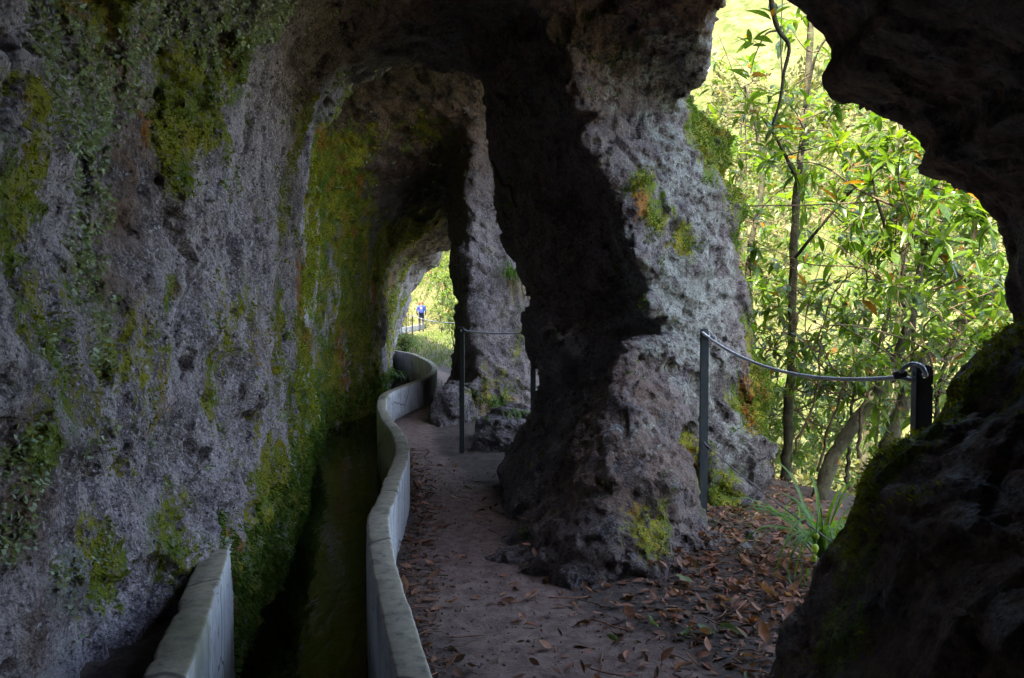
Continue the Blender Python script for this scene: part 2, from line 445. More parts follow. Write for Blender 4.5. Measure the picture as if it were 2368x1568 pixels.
def simple(name, a, b, sc=8, rough=.8, bump=.4, bd=.01, bs=40, spec=.3, detail=5):
    k = NT(name); p = k.pos(); n = k.noise(p, sc, detail, .6)
    return k.end(k.mix(k.ramp(n, .35, .65), a, b), rough, k.bump(k.noise(p, bs, 5, .65), bump, bd), spec)
def leaf_material(name, a, b, trans=.55, rough=.4, attr=False, old=None):
    k = NT(name)
    if attr:
        r = k.n('ShaderNodeNewGeometry').outputs['Random Per Island']
    else:
        r = k.n('ShaderNodeObjectInfo').outputs['Random']
    c = k.mix(r, a, b)
    if old is not None: c = k.mix(k.ramp(r, .955, .965), c, old)
    c = k.mix(k.ramp(k.noise(k.pos(), 30, 2), .35, .7), c, k.mix(.5, c, (.02, .03, .005)))
    k.end(c, rough, None, .5)
    t = k.n('ShaderNodeBsdfTranslucent'); k.L.new(k.mix(1.0, c, (1.9, 1.75, .75), 'MULTIPLY'), t.inputs[0])
    m = k.n('ShaderNodeMixShader'); m.inputs[0].default_value = trans
    k.L.new(k.b.outputs[0], m.inputs[1]); k.L.new(t.outputs[0], m.inputs[2]); k.L.new(m.outputs[0], k.out.inputs[0])
    return k.m
def concrete_material():
    k = NT('weathered_concrete'); p = k.pos()
    n1 = k.noise(p, 3, 5, .6); n2 = k.noise(p, 26, 5, .65); st = k.noise(k.scale(p, (9, 9, .8)), 1.0, 4, .6)
    c = k.mix(k.ramp(n1, .35, .65), (.38, .37, .40), (.50, .49, .52))
    c = k.mix(k.ramp(st, .5, .72), c, (.24, .235, .25))
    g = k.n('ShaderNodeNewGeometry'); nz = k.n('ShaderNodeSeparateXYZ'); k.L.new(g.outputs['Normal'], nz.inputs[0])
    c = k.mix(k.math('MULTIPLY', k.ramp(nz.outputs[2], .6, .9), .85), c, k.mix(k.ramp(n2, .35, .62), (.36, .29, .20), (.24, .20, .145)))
    c = k.mix(k.ramp(n2, .56, .70), c, (.12, .115, .105)); c = k.mix(k.math('MULTIPLY', k.ramp(k.noise(p, 1.3, 5, .65), .55, .68), .6), c, (.13, .13, .07))
    sp = k.n('ShaderNodeSeparateXYZ'); k.L.new(p, sp.inputs[0])
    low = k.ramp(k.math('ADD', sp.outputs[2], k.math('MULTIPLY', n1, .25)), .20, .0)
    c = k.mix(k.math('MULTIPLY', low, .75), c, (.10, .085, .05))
    vd = k.n('ShaderNodeTexVoronoi', feature='DISTANCE_TO_EDGE'); vd.inputs['Scale'].default_value = 1.1
    wp = k.n('ShaderNodeMix', data_type='VECTOR'); wp.inputs[0].default_value = .12; k.L.new(p, wp.inputs[4])
    nz2 = k.n('ShaderNodeTexNoise'); nz2.inputs['Scale'].default_value = 5; k.L.new(p, nz2.inputs['Vector']); k.L.new(nz2.outputs['Color'], wp.inputs[5]); k.L.new(wp.outputs[1], vd.inputs['Vector'])
    crack = k.ramp(vd.outputs['Distance'], .010, .002)
    c = k.mix(k.math('MULTIPLY', crack, .8), c, (.05, .047, .042))
    drip = k.noise(k.scale(p, (22, 22, 1.1)), 1.0, 4, .6); c = k.mix(k.math('MULTIPLY', k.ramp(drip, .56, .68), .55), c, (.16, .15, .13))
    nb = k.bump(n2, .35, .006); nb = k.bump(k.noise(p, 140, 4, .7), .4, .002, nb)
    c = k.mix(k.math('MULTIPLY', k.ramp(k.noise(k.scale(p, (3, 3, .9)), 1.0, 6, .7), .56, .70), .55), c, (.085, .08, .06))
    return k.end(c, .85, nb, .3)
def dirt_material():
    k = NT('trodden_earth'); p = k.pos()
    n1 = k.noise(p, 2.2, 5, .6); n2 = k.noise(p, 16, 6, .65); n3 = k.noise(p, 70, 4, .65)
    at_ = k.n('ShaderNodeAttribute', attribute_name='mask'); sep = k.n('ShaderNodeSeparateColor'); k.L.new(at_.outputs['Color'], sep.inputs[0])
    worn = k.ramp(k.math('ADD', sep.outputs[0], k.math('MULTIPLY', k.math('SUBTRACT', n1, .5), .9)), .3, .7)
    dark = k.mix(k.ramp(n2, .35, .65), (.042, .031, .029), (.085, .062, .056))
    pale = k.mix(k.ramp(n2, .35, .65), (.118, .074, .065), (.195, .130, .116))
    c = k.mix(worn, dark, pale)
    c = k.mix(k.ramp(n3, .62, .76), c, (.05, .04, .038))
    c = k.mix(k.ramp(n3, .30, .22), c, (.30, .26, .24))
    nb = k.bump(n2, .6, .02); nb = k.bump(n3, .6, .008, nb)
    return k.end(c, .9, nb, .25)
def water_material():
    k = NT('channel_water'); p = k.pos()
    w = k.noise(k.scale(p, (9, 3.2, 1)), 1.0, 3, .5, .6)
    nb = k.bump(w, .16, .03)
    nb = k.bump(k.noise(k.scale(p, (30, 14, 1)), 1.0, 2, .5), .05, .01, nb)
    k.end((.006, .0065, .004), .05, nb, .5); k.b.inputs['IOR'].default_value = 1.33
    return k.m
def hill_material():
    k = NT('sunny_hillside'); p = k.pos()
    n1 = k.noise(p, .16, 5, .6); n2 = k.noise(p, 1.1, 6, .7)
    c = k.mix(k.ramp(n1, .4, .6), (.070, .072, .030), (.118, .112, .058))
    c = k.mix(k.ramp(n2, .42, .62), c, (.036, .050, .014))
    return k.end(c, .95, k.bump(n2, 1.0, .5), .1)
def metal_material(name, a, b, rough=.45, metallic=.0):
    k = NT(name); p = k.pos(); n = k.noise(p, 60, 5, .65)
    k.end(k.mix(k.ramp(n, .45, .7), a, b), k.ramp(n, .3, .7, rough-.1, rough+.2), k.bump(n, .2, .001), .5)
    k.b.inputs['Metallic'].default_value = metallic
    return k.m
M = dict(
    rock=rock_material(), concrete=concrete_material(), dirt=dirt_material(), water=water_material(), hill=hill_material(),
    slope=simple('leafy_soil', (.05, .042, .025), (.10, .085, .05), 4, .95, .8, .03, 25),
    post=metal_material('painted_steel', (.050, .066, .082), (.085, .085, .085), .38),
    rope=metal_material('steel_cable', (.62, .64, .70), (.42, .43, .48), .40, .2),
    wire=metal_material('thin_wire', (.16, .15, .16), (.10, .09, .09), .5, .4),
    clamp=metal_material('dark_clamp', (.06, .065, .08), (.10, .10, .12), .45, .3),
    bark=simple('mossy_bark', (.022, .020, .012), (.060, .056, .034), 14, .92, 1.0, .015, 60),
    twig=simple('brown_twig', (.050, .036, .024), (.105, .075, .050), 20, .85, .5, .005, 80),
    leaf=leaf_material('laurel_leaf', (.036, .090, .011), (.095, .165, .020), .5, .33, old=(.17, .075, .015)),
    leafmass=leaf_material('laurel_foliage', (.030, .077, .010), (.090, .150, .020), .5, .38, attr=True, old=(.20, .085, .018)),
    farleaf=leaf_material('woodland_foliage', (.036, .054, .013), (.105, .108, .038), .35, .7, attr=True),
    grass=leaf_material('grass_blade', (.055, .15, .018), (.12, .25, .035), .45, .45),
    drygrass=leaf_material('dry_grass_blade', (.22, .16, .10), (.30, .22, .15), .3, .7),
    mossy=leaf_material('moss_tuft', (.12, .20, .006), (.34, .305, .010), .35, .9, attr=True),
    darkmoss=leaf_material('wet_moss', (.045, .105, .012), (.115, .185, .014), .35, .9, attr=True),
    lichen=leaf_material('leafy_lichen', (.30, .38, .26), (.50, .56, .44), .25, .8, attr=True),
    dead=leaf_material('fallen_leaf', (.23, .085, .055), (.38, .19, .14), .2, .75),
    deado=leaf_material('orange_leaf', (.32, .105, .03), (.24, .09, .04), .2, .7),
    deadg=leaf_material('green_fallen_leaf', (.07, .12, .03), (.11, .15, .06), .25, .6),
    litter=leaf_material('litter_crumbs', (.07, .032, .022), (.31, .13, .085), .1, .85, attr=True),
    cloth=simple('blue_nylon', (.006, .016, .10), (.010, .024, .15), 20, .6, .2, .004, 60),
    jeans=simple('dark_denim', (.012, .015, .03), (.02, .024, .045), 40, .9, .2, .003, 90),
    skin=simple('skin', (.38, .22, .16), (.42, .25, .19), 10, .6, .05, .002, 60),
    hair=simple('brown_hair', (.10, .035, .02), (.16, .06, .03), 60, .6, .5, .004, 120),
    white=simple('white_print', (.75, .75, .75), (.8, .8, .8), 10, .6, .05, .001, 60),
    pod=leaf_material('pale_seed_pod', (.35, .45, .12), (.45, .55, .18), .5, .5),
)

# ------------------------------------------------------------------ rock objects
def interp_rock():
    V, Q = build_rock()
    c = V[Q].mean(1)
    keep = (c[:, 2] > -.58) & (c[:, 0] > -3.17) & (c[:, 2] < 4.25) & (c[:, 1] > -2.3)
    Q = Q[keep]; c = c[keep]
    N = vert_normals(V, Q)
    fn = N[Q[:, 0]]+N[Q[:, 2]]
    view = c-np.array([0, 0, CAMZ])
    face = (fn*view).sum(1)/np.maximum(np.linalg.norm(view, axis=1), .1) < .9
    u = np.abs(c[:, 0])/np.maximum(c[:, 1], .01); w = np.abs(c[:, 2]-CAMZ)/np.maximum(c[:, 1], .01)
    fine = face & ~((c[:, 2] > 2.5) & (c[:, 1] > 4.6)) & (c[:, 1] > .9) & (c[:, 1] < 8.2) & (u < .80) & (w < .62)
    Vd = fine_disp(V, N)
    # split the fine quads in four, linear, then displace
    Qf = Q[fine]; Qc = Q[~fine]
    E = np.concatenate([Qf[:, [k, (k+1) % 4]] for k in range(4)]); Es = np.sort(E, 1)
    key = Es[:, 0].astype(np.int64)*len(V)+Es[:, 1]
    uk, inv, cnt = np.unique(key, return_inverse=True, return_counts=True)
    ea, eb = uk//len(V), uk % len(V)
    emid = .5*(V[ea]+V[eb]); en = N[ea]+N[eb]; en /= np.maximum(np.linalg.norm(en, axis=1), 1e-9)[:, None]
    emd = fine_disp(emid, en); emd[cnt == 1] = .5*(Vd[ea]+Vd[eb])[cnt == 1]
    fm = V[Qf].mean(1); fnn = N[Qf].sum(1); fnn /= np.maximum(np.linalg.norm(fnn, axis=1), 1e-9)[:, None]
    fmd = fine_disp(fm, fnn)
    nv = len(V); ne = len(uk); m = len(Qf); inv = inv.reshape(4, m)
    allV = np.concatenate([Vd, emd, fmd]); C = nv+ne+np.arange(m)
    q = []
    for k in range(4):
        q.append(np.stack([Qf[:, k], nv+inv[k], C, nv+inv[(k+3) % 4]], 1))
    allQ = np.concatenate([Qc]+q)
    allc = np.concatenate([c[~fine]]+[c[fine]]*4)
    allP = np.concatenate([V, emid, fm])
    return allV, allQ, allc, allP
# moss, lichen and earthy stains of the stone, plus brown painted-in shade: (x, y, z, radius, strength)
MOSS = [(-2.2,13,1.2,.7,.7),(-2.3,14,.5,.7,.7),(-2.1,13.5,2.0,.6,.6),(-2.4,15,1.2,.6,.6),(-1.2,4.0,1.0,.3,.45),(-1.25,4.2,1.7,.3,.45),(-1.3,4.6,2.2,.3,.6),(-1.08,3.0,1.0,.3,.38),(-1.1,2.3,.9,.3,.38),(-1.1,1.9,1.1,.25,.4),(-1.05,2.2,2.0,.2,.6),(-1.15,3.4,.35,.3,.6),(-1.0,2.5,.4,.2,.5),
    (-1.45,4.7,.2,.35,.9),(-1.5,5.3,1.3,.3,.7),(-1.6,5.9,.8,.5,.9),(-1.7,6.6,1.6,.5,.9),(-1.7,6.8,.5,.5,1.0),(-1.65,6.6,2.3,.4,.8),(-1.25,4.2,.05,.3,.9),(-1.3,4.3,.7,.16,.7),(-2.1,8.2,1.5,.7,.9),(-1.6,8.6,2.6,.4,.6),(-1.0,8.7,3.0,.35,.5),(-2.0,9.3,1.9,.6,.9),(-1.9,9.8,.9,.6,.8),(-1.75,10.5,1.8,.6,.8),(-1.5,6.8,2.75,.5,.8),(-1.6,11,2.2,.7,.7),(1.3,4.75,2.2,.25,1.1),(1.5,4.95,1.75,.2,1.1),(1.53,5.0,1.05,.2,1.0),(.3,8.1,.9,.35,.9),(.1,8.1,1.9,.3,.9),(-.1,8.0,.3,.3,.9),(.0,8.1,2.5,.3,.7),
    (-1.1,1.81,1.64,.10,.9),(-1.11,1.81,1.47,.12,.8),(-1.08,1.7,1.38,.12,.8),(-1.08,2.61,1.9,.14,.9),(-1.06,2.61,1.79,.15,1.1),(-1.09,2.52,1.69,.12,1.1),
    (-1.08,2.53,1.59,.08,1.0),(-.98,2.82,2.03,.12,.7),(-2.0,8.57,2.51,.5,.9),(-1.8,8.52,2.73,.45,.8),(-1.91,9.05,2.38,.45,.9),(-2.08,8.5,2.17,.5,.9),
    (-1.37,4.99,.65,.42,.75),(-1.34,4.97,.37,.45,.8),(-1.45,5.4,.9,.35,.7),(-1.55,6.0,.3,.6,.8),(-1.6,6.2,1.2,.5,.7),(-1.13,3.73,.31,.30,.75),(-1.07,3.29,.17,.25,.85),(-1.01,2.89,.13,.2,.9),
    (-1.0,2.8,-.1,.3,1.1),(-1.1,3.4,-.1,.35,1.1),(-1.2,4.2,-.1,.45,1.1),(-1.4,5.2,-.1,.5,1.1),(-1.6,6.3,-.1,.5,1.1),(-1.08,3.21,.65,.18,.5),
    (-1.98,9.31,1.24,.6,.8),(-1.88,9.62,1.56,.5,.7),(-2.03,9.09,.74,.5,.7),(-2.08,8.83,.26,.6,.9),(-1.9,10.27,.11,.6,1.0),(-1.96,9.69,-.1,.6,1.1),(-1.95,11.5,1.5,.8,.6),(-2.0,12.7,.6,.7,.6),
    (-1.12,2.08,.53,.10,.7),(-1.11,2.11,.42,.12,.7),(-1.09,2.5,1.19,.06,.8),(-1.1,1.79,.83,.08,.6),
    (1.4,4.91,1.87,.24,.9),(1.2,4.75,2.3,.22,1.0),(1.35,4.8,2.1,.2,1.0),(1.5,4.95,1.6,.2,.9),(1.52,5.0,1.3,.16,.8),(.79,4.28,1.69,.12,.9),(.7,4.3,1.83,.10,.9),(.96,4.4,1.53,.10,.8),(.9,4.29,.28,.2,.7),
    (1.5,4.73,.6,.22,1.1),(1.48,4.85,.75,.2,1.1),(1.15,4.34,.1,.16,.8),(.59,3.32,.22,.14,.5),(.85,3.9,.2,.15,.6),
    (-.1,7.48,.31,.25,.9),(-.05,7.5,.6,.2,.6),(.05,7.5,1.6,.3,.6),(-.05,7.5,2.2,.3,.6),(.2,7.55,1.2,.2,.6),
    (.95,1.75,1.05,.14,1.2),(.86,1.78,.86,.12,1.2),(.78,1.78,.75,.1,1.1),(.72,1.72,.67,.1,1.0),(1.1,1.75,1.2,.14,1.2),(.62,1.6,.5,.12,.5)]
LICH = [(1.1,4.4,1.2,.75,1.0),(1.0,4.4,1.9,.6,.9),(1.2,4.5,.5,.5,.8),(.55,3.7,.6,.45,.55),(.3,3.5,.2,.4,.4),(-.2,7.5,1.2,.9,.55),(-.1,7.5,2.3,.5,.9),(.9,4.3,2.4,.5,.9),(.9,3.4,2.4,.5,.6),
    (-1.94,9.61,.55,.35,.9),(-1.1,1.95,.43,.22,.8),(-1.1,2.6,.9,.5,.4),(-1.15,3.4,1.2,.7,.3),(-1.12,1.9,1.0,.2,.7),(-.7,6.9,.2,.3,.8),(-1.3,4.5,1.6,.8,.3)]
SOIL_SHADE = [(-1.13,2.35,1.75,.14,.9),(-1.14,2.34,1.56,.16,1.0),(-1.16,2.3,1.43,.14,1.0),(-1.17,2.24,1.2,.13,.9),(-1.11,1.77,.82,.12,1.0),(-1.1,1.74,.71,.14,1.0),(-1.99,12.7,1.28,.9,.6),
    (-1.1,1.8,.4,.12,.8),(-1.4,5.2,.9,.3,.5),(.45,3.7,.35,.5,1.0),(.55,4.0,.7,.4,.8),(.8,4.0,2.5,.6,1.0),(.5,3.4,2.5,.6,1.0),(.5,4.9,1.4,.6,.5),(0,5,2.7,1.2,.7),(-1.3,8.6,2.9,.9,.8),(-.7,8.6,3.0,.8,.8),(-1.2,9.2,2.7,.7,.8),(.2,3.6,2.6,.9,.9),(-.3,4.4,2.7,.8,.8),(.6,4.4,2.5,.5,.7),(1.0,1.3,.5,.7,1.2),(.9,1.6,.2,.6,1.2),(1.3,1.6,.9,.5,1.1),(1.2,1.9,1.9,.8,1.1)]  # ceiling, slab, foot and arch spots: brown stone with shade painted in
def mask_of(P, spots):
    t = np.zeros(len(P), np.float32)
    for x, y, z, r, s in spots:
        d2 = ((P-np.array([x, y, z]))**2).sum(1); t = np.maximum(t, s*np.exp(-d2/(r*r)))
    return t
RV, RQ, RC, RP = interp_rock()
shade_tone = sstep(-.6, -1.0, RV[:, 0])*sstep(2.9, 2.1, RV[:, 2]+.75*sstep(6, 7.5, RV[:, 1]))*.8*(1-.45*sstep(9, 12, RV[:, 1]))+.2-.15*((RV[:, 1] < 2.4) & (RV[:, 0] > .3))-.17*((RV[:, 0] > -.3) & (RV[:, 2] > 2.35))-.2*((RV[:, 0] <= -.3) & (RV[:, 1] > 7) & (RV[:, 1] < 12))*sstep(2.0, 2.5, RV[:, 2])-.12*((RV[:, 0] > -.2) & (RV[:, 1] < 5) & (RV[:, 1] > 2.8))*sstep(1.0, .6, RV[:, 2])  # stone tone per region, with light on wall and shade elsewhere painted in
RMASK = np.stack([mask_of(RV, MOSS), mask_of(RV, LICH), mask_of(RV, SOIL_SHADE), shade_tone], 1)
def classify(c):
    x, y, z = c.T
    k = np.zeros(len(c), int)                                  # 0 wall
    k[(z > 2.05+.35*np.clip(-x-.6, 0, 1)) & (y > -5)] = 1       # ceiling
    k[(x > -.06) & (y > 3.0) & (y < 6.05) & (z < 2.42)] = 2     # main pillar
    k[(x > -1.0) & (y >= 6.05) & (y < 12.4) & (z < 2.45)] = 3   # far pillar
    k[(x > -.5) & (y >= 6.05) & (y < 7.28) & (z < .42)] = 4     # mound
    k[(y < 2.32) & (y > .15) & (x > .2) & (z <= 1.22) ] = 5     # slab
    k[(y < 2.32) & (y > .15) & (x > .2) & (z > 1.22) & ((z < 2.0) | (x > .62))] = 6
    k[(y <= .15) & (x > -.6)] = 7
    k[(x > -1.0) & (y >= 12.4) & (z < 2.2)] = 3
    return k
kk = classify(RC)
def rock_obj(name, code):
    f = RQ[kk == code]
    u, inv = np.unique(f, return_inverse=True)
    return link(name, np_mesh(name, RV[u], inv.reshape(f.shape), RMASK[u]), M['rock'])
tag(rock_obj('wall_left', 0), 'pitted grey volcanic tunnel wall with moss above the water channel', 'rock wall', kind='structure')
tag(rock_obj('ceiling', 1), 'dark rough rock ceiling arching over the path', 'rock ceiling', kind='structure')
tag(rock_obj('wall_back', 7), 'rock wall of the tunnel behind the viewer', 'rock wall', kind='structure')
tag(rock_obj('rock_pillar', 2), 'massive lichen-covered rock pillar with a broad foot beside the path', 'rock pillar', kind='thing')
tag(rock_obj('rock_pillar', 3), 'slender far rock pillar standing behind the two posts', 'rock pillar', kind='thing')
tag(rock_obj('rock_mound', 4), 'low rock mound with grass between the two middle fence posts', 'rock', kind='thing')
tag(rock_obj('rock_slab', 5), 'dark leaning slab with a mossy edge in the right foreground', 'rock', kind='thing')
tag(rock_obj('rock_overhang', 6), 'black jagged overhang in the upper right corner', 'rock', kind='thing')
ROCKDONE = True

# ------------------------------------------------------------------ channel line, ground, hills
WALL_PTS = [(.62,-2.0),(.43,-.9),(.20,.1),(-.02,.9),(-.217,1.72),(-.33,2.2),(-.45,2.68),(-.545,3.15),(-.585,3.75),(-.63,4.4),(-.67,4.75),(-.80,5.4),(-1.02,6.25),(-1.19,7.1),(-1.27,7.85),
            (-1.22,8.6),(-1.12,9.4),(-1.08,10.5),(-1.17,11.7),(-1.46,13.3),(-1.96,15.2),(-2.45,16.4),(-3.3,18.5),(-4.2,22.5),(-4.9,29),(-5.45,38),(-5.5,45),(-5.7,50),(-6.4,56),(-8,62)]
WP = smooth_path([(x, y, 0) for x, y in WALL_PTS], 900)
def wall_x(y): return np.interp(y, WP[:, 1], WP[:, 0])
HILL_K = [(-30,1.6),(-2.4,1.6)]
def ground_z(x, y):
    P = np.stack([x, y, np.zeros_like(x)], 1)
    wx = wall_x(y)
    rel = x-wx
    z = np.zeros_like(x)+fbm(P, .5, 3, 5)*.012+fbm(P, .12, 2, 15)*.006
    # litter bank towards the pillars and the window
    z += .05*sstep(.15, .9, x)*(y < 6)*sstep(1.5, 2.6, y)*(x < 2.4)
    # outer slope to the valley
    edge = np.where(y < 5.2, 1.95, np.where(y < 12, np.interp(y, [5.2, 6.5, 8, 12], [1.95, 1.0, 1.4, 1.6]), np.interp(y, [12, 16, 22, 45, 70], [1.0, -.2, -1.2, -3.2, -5])))
    s = np.clip(x-edge, 0, None)
    drop = -.12*np.clip(x-1.2, 0, .8)-.62*s*sstep(0, 1.2, s)
    drop = np.maximum(drop, -13)+fbm(P, 2.5, 3, 8)*.25*sstep(0, 3, s)
    z = z+drop
    # bank between path and far bushes
    z += .15*sstep(.9, 1.8, rel)*sstep(13.5, 16, y)*sstep(2.2, 1.2, s)
    # far side of the valley; unseen right part lowered for skylight in the tunnel
    cor = np.maximum(sstep(1.8, 8, rel), sstep(54, 60, y)); D = np.hypot(x-4, y-2); az_ = np.degrees(np.arctan2(x, np.maximum(y, .01)*(y > 0)+1e-3)); z += np.clip(D-36, 0, None)*.95*(1-.85*sstep(32, 50, az_))*sstep(-6, 6, x+.05*y)*cor+fbm(P, 9, 3, 12)*2.2*sstep(36, 60, D)*cor
    z += np.clip(y-58, 0, None)*.9*sstep(8, -2, x)
    z = np.minimum(z, 42*(1-.7*sstep(32, 50, az_))+fbm(P, 30, 2, 13)*6)
    # channel bed and soil ledge left of the wall
    ch = sstep(-.0, -.05, rel)
    z = np.where(rel < 0, z*(1-ch)+(-.55)*ch, z)
    sx = np.interp(y, [0, 1.78, 2.72, 2.9], [-.36, -.80, -1.05, -1.1])
    led = (x < sx) & (y < 2.85) & (y > .2)
    z = np.where(led, .19+.03*fbm(P, .1, 2, 55)+.05*sstep(sx-.05, sx-.35, x), z)
    return z
def axis(a, b, fine_a, fine_b, h, grow=1.12):
    c = list(np.arange(fine_a, fine_b, h)); s = h
    while c[-1] < b: s *= grow; c.append(c[-1]+s)
    s = h; lo = [fine_a]
    while lo[-1] > a: s *= grow; lo.append(lo[-1]-s)
    return np.array(lo[:0:-1]+c)
gx = axis(-300, 300, -1.5, 2.4, .03, 1.10); gy = axis(-60, 320, .9, 6.5, .035, 1.06)
GX, GY = np.meshgrid(gx, gy, indexing='ij'); gp = np.stack([GX.ravel(), GY.ravel()], 1)
gz = ground_z(gp[:, 0], gp[:, 1])
GV = np.concatenate([gp, gz[:, None]], 1)
ni, nj = GX.shape; ii, jj = np.meshgrid(np.arange(ni-1), np.arange(nj-1), indexing='ij')
GQ = np.stack([ii*nj+jj, (ii+1)*nj+jj, (ii+1)*nj+jj+1, ii*nj+jj+1], -1).reshape(-1, 4)
gc = GV[GQ].mean(1)
pedge = np.interp(gc[:, 1], [0, 2.2, 3, 3.5, 4, 6, 8, 13, 16, 60], [1.0, 1.0, .85, .4, .25, -.1, -.3, -.3, -1.2, -5.0])
grel = gc[:, 0]-wall_x(gc[:, 1])
far_path = gc[:, 1] > 13
is_path = (grel > -.05) & (gc[:, 1] > -3) & (gc[:, 1] < 17) & np.where(far_path, grel < 1.05, gc[:, 0] < pedge)
dist = np.hypot(gc[:, 0], gc[:, 1])
is_hill = (dist > 30) & ~is_path
# trodden strip: a band along the wall
wv = GV[:, 0]-wall_x(GV[:, 1])
half = np.interp(GV[:, 1], [0, 2, 3, 4, 6, 8], [.62, .60, .42, .30, .22, .25])
worn = np.exp(-((wv-.06-half)/half)**2)*.9*sstep(.0, .06, wv)
GM = np.stack([worn, worn*0, worn*0], 1)
def ground_obj(name, sel, mat):
    f = GQ[sel]; u, inv = np.unique(f, return_inverse=True)
    return tag(link(name, np_mesh(name, GV[u], inv.reshape(f.shape), GM[u]), M[mat]), kind='structure')
def gz_fast(x, y):
    i = min(max(int(np.searchsorted(gx, x))-1, 0), len(gx)-2); j = min(max(int(np.searchsorted(gy, y))-1, 0), len(gy)-2)
    a = (x-gx[i])/(gx[i+1]-gx[i]); b = (y-gy[j])/(gy[j+1]-gy[j]); Z2 = gz2
    return float((Z2[i, j]*(1-a)+Z2[i+1, j]*a)*(1-b)+(Z2[i, j+1]*(1-a)+Z2[i+1, j+1]*a)*b)
gz2 = gz.reshape(GX.shape)
near = (dist < 7) & ~is_path
ground_obj('path', is_path, 'dirt'); ground_obj('soil', near, 'dirt'); ground_obj('ground', ~is_path & ~is_hill & ~near, 'slope'); ground_obj('hillside', is_hill, 'hill')

# the mountain the tunnel is cut through
def mountain():
    ys = np.concatenate([np.linspace(-60, -3, 14), np.arange(-2.3, 17.3, .5), np.linspace(17.6, 80, 40)])
    rows = []
    for y in ys:
        if y < -2.3: xa, xe = 1.3, 1.7
        elif y < 17: xa, xe = -3.1, float(knots(np.array([y]), LIP_K)[0])+.15
        else: xa = -3.1-.19*(y-17); xe = xa+.35
        rows.append([(xa, y, -1.5), (xa, y, 4.22), (xe, y, 4.24), (xe+.15, y, 4.6), (xe-.4, y, 5.3), (xe-2.5, y, 6.9), (xe-8, y, 11), (xe-25, y, 24), (xe-80, y, 50)])
    V = np.array(rows).reshape(-1, 3); n = 9
    d = fbm(V, 1.8, 3, 21)[:, None]*np.array([.18, .1, .12])
    idx = np.arange(len(V)) % n
    V = V+d*((idx > 2)[:, None])*(1+np.clip(idx-4, 0, 9)[:, None]*1.2)
    i, j = np.meshgrid(np.arange(len(ys)-1), np.arange(n-1), indexing='ij')
    Fq = np.stack([i*n+j, (i+1)*n+j, (i+1)*n+j+1, i*n+j+1], -1).reshape(-1, 4)
    return np_mesh('mountain', V, Fq, np.zeros((len(V), 3)))
tag(link('mountain', mountain(), M['rock']), 'rocky mountain flank that the tunnel is cut through', kind='structure')

# ------------------------------------------------------------------ concrete channel walls and water
def sweep_wall(P, z0, z1, th, end_taper=None):
    """upright concrete strip with softened rim; P: n x 2 line"""
    T = np.gradient(P, axis=0); T /= np.linalg.norm(T, axis=1)[:, None]; Nn = np.stack([T[:, 1], -T[:, 0]], 1)
    b = .008; h = th/2
    prof = [(-h, z0), (-h, z0+.3), (-h, z1-.12), (-h, z1-.05), (-h, z1-b), (-h+b*.35, z1-b*.3), (-h+b*1.3, z1), (0, z1+.001), (h-b*1.3, z1), (h-b*.35, z1-b*.3), (h, z1-b), (h, z1-.05), (h, z1-.12), (h, z0+.3), (h, z0)]
    m = len(prof); V = []
    for k in range(len(P)):
        for o, z in prof: V.append((P[k, 0]+Nn[k, 0]*o, P[k, 1]+Nn[k, 1]*o, z))
    V = np.array(V)
    wob = fbm(V*np.array([1, 1, 1.5]), .35, 3, 61)*.006+fbm(V, .05, 2, 62)*.0022
    arc = np.concatenate([[0], np.cumsum(np.linalg.norm(np.diff(P, axis=0), axis=1))]); jn = np.abs((arc+.35) % 1.9-.0) < .02
    side = np.tile([np.sign(o) for o, z in prof], len(P)); chip = np.clip(vnoise(V, .06, 64)-.5, 0, 1)*.022*np.tile([1. if z > z1-.02 and abs(o) > .01 else .25 if z > z1-.06 else 0. for o, z in prof], len(P))
    wob = wob-side*(chip+.006*np.repeat(jn, m)); V[:, 2] -= chip*.8
    V[:, :2] += np.repeat(Nn, m, 0)*wob[:, None]; V[:, 2] += np.where(V[:, 2] > z1-.02, fbm(V, .5, 3, 63)*.004, 0)
    i, j = np.meshgrid(np.arange(len(P)-1), np.arange(m-1), indexing='ij')
    Fq = np.stack([i*m+j, i*m+j+1, (i+1)*m+j+1, (i+1)*m+j], -1).reshape(-1, 4)
    e = []
    for k in range(m//2):
        if k+1 < m-2-k: e.append([k+1, k, m-1-k, m-2-k]); o = (len(P)-1)*m; e.append([o+k, o+k+1, o+m-2-k, o+m-1-k])
    return np.concatenate([V]), np.concatenate([Fq, np.array(e)])
seg = np.concatenate([[0], np.cumsum(np.linalg.norm(np.diff(WP[:, :2], axis=0), axis=1))])
def resample(P, s, step_near):
    t = [0.]
    while t[-1] < s[-1]: y = np.interp(t[-1], s, P[:, 1]); t.append(t[-1]+max(step_near, .006*y))
    return np.stack([np.interp(t, s, P[:, 0]), np.interp(t, s, P[:, 1])], 1)
WPr = resample(WP, seg, .025)
V, Fq = sweep_wall(WPr, -.6, .31, .085)
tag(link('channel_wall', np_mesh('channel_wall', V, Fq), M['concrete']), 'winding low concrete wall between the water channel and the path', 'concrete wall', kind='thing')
LP = smooth_path([(-.30,-.3,0),(-.55,.8,0),(-.80,1.78,0),(-.93,2.28,0),(-1.055,2.76,0),(-1.13,3.05,0)], 120)[:, :2]
V, Fq = sweep_wall(LP, -.6, .31, .10)
tag(link('channel_wall', np_mesh('channel_wall', V, Fq), M['concrete']), 'short straight concrete wall end at the lower left against the rock', 'concrete wall', kind='thing')
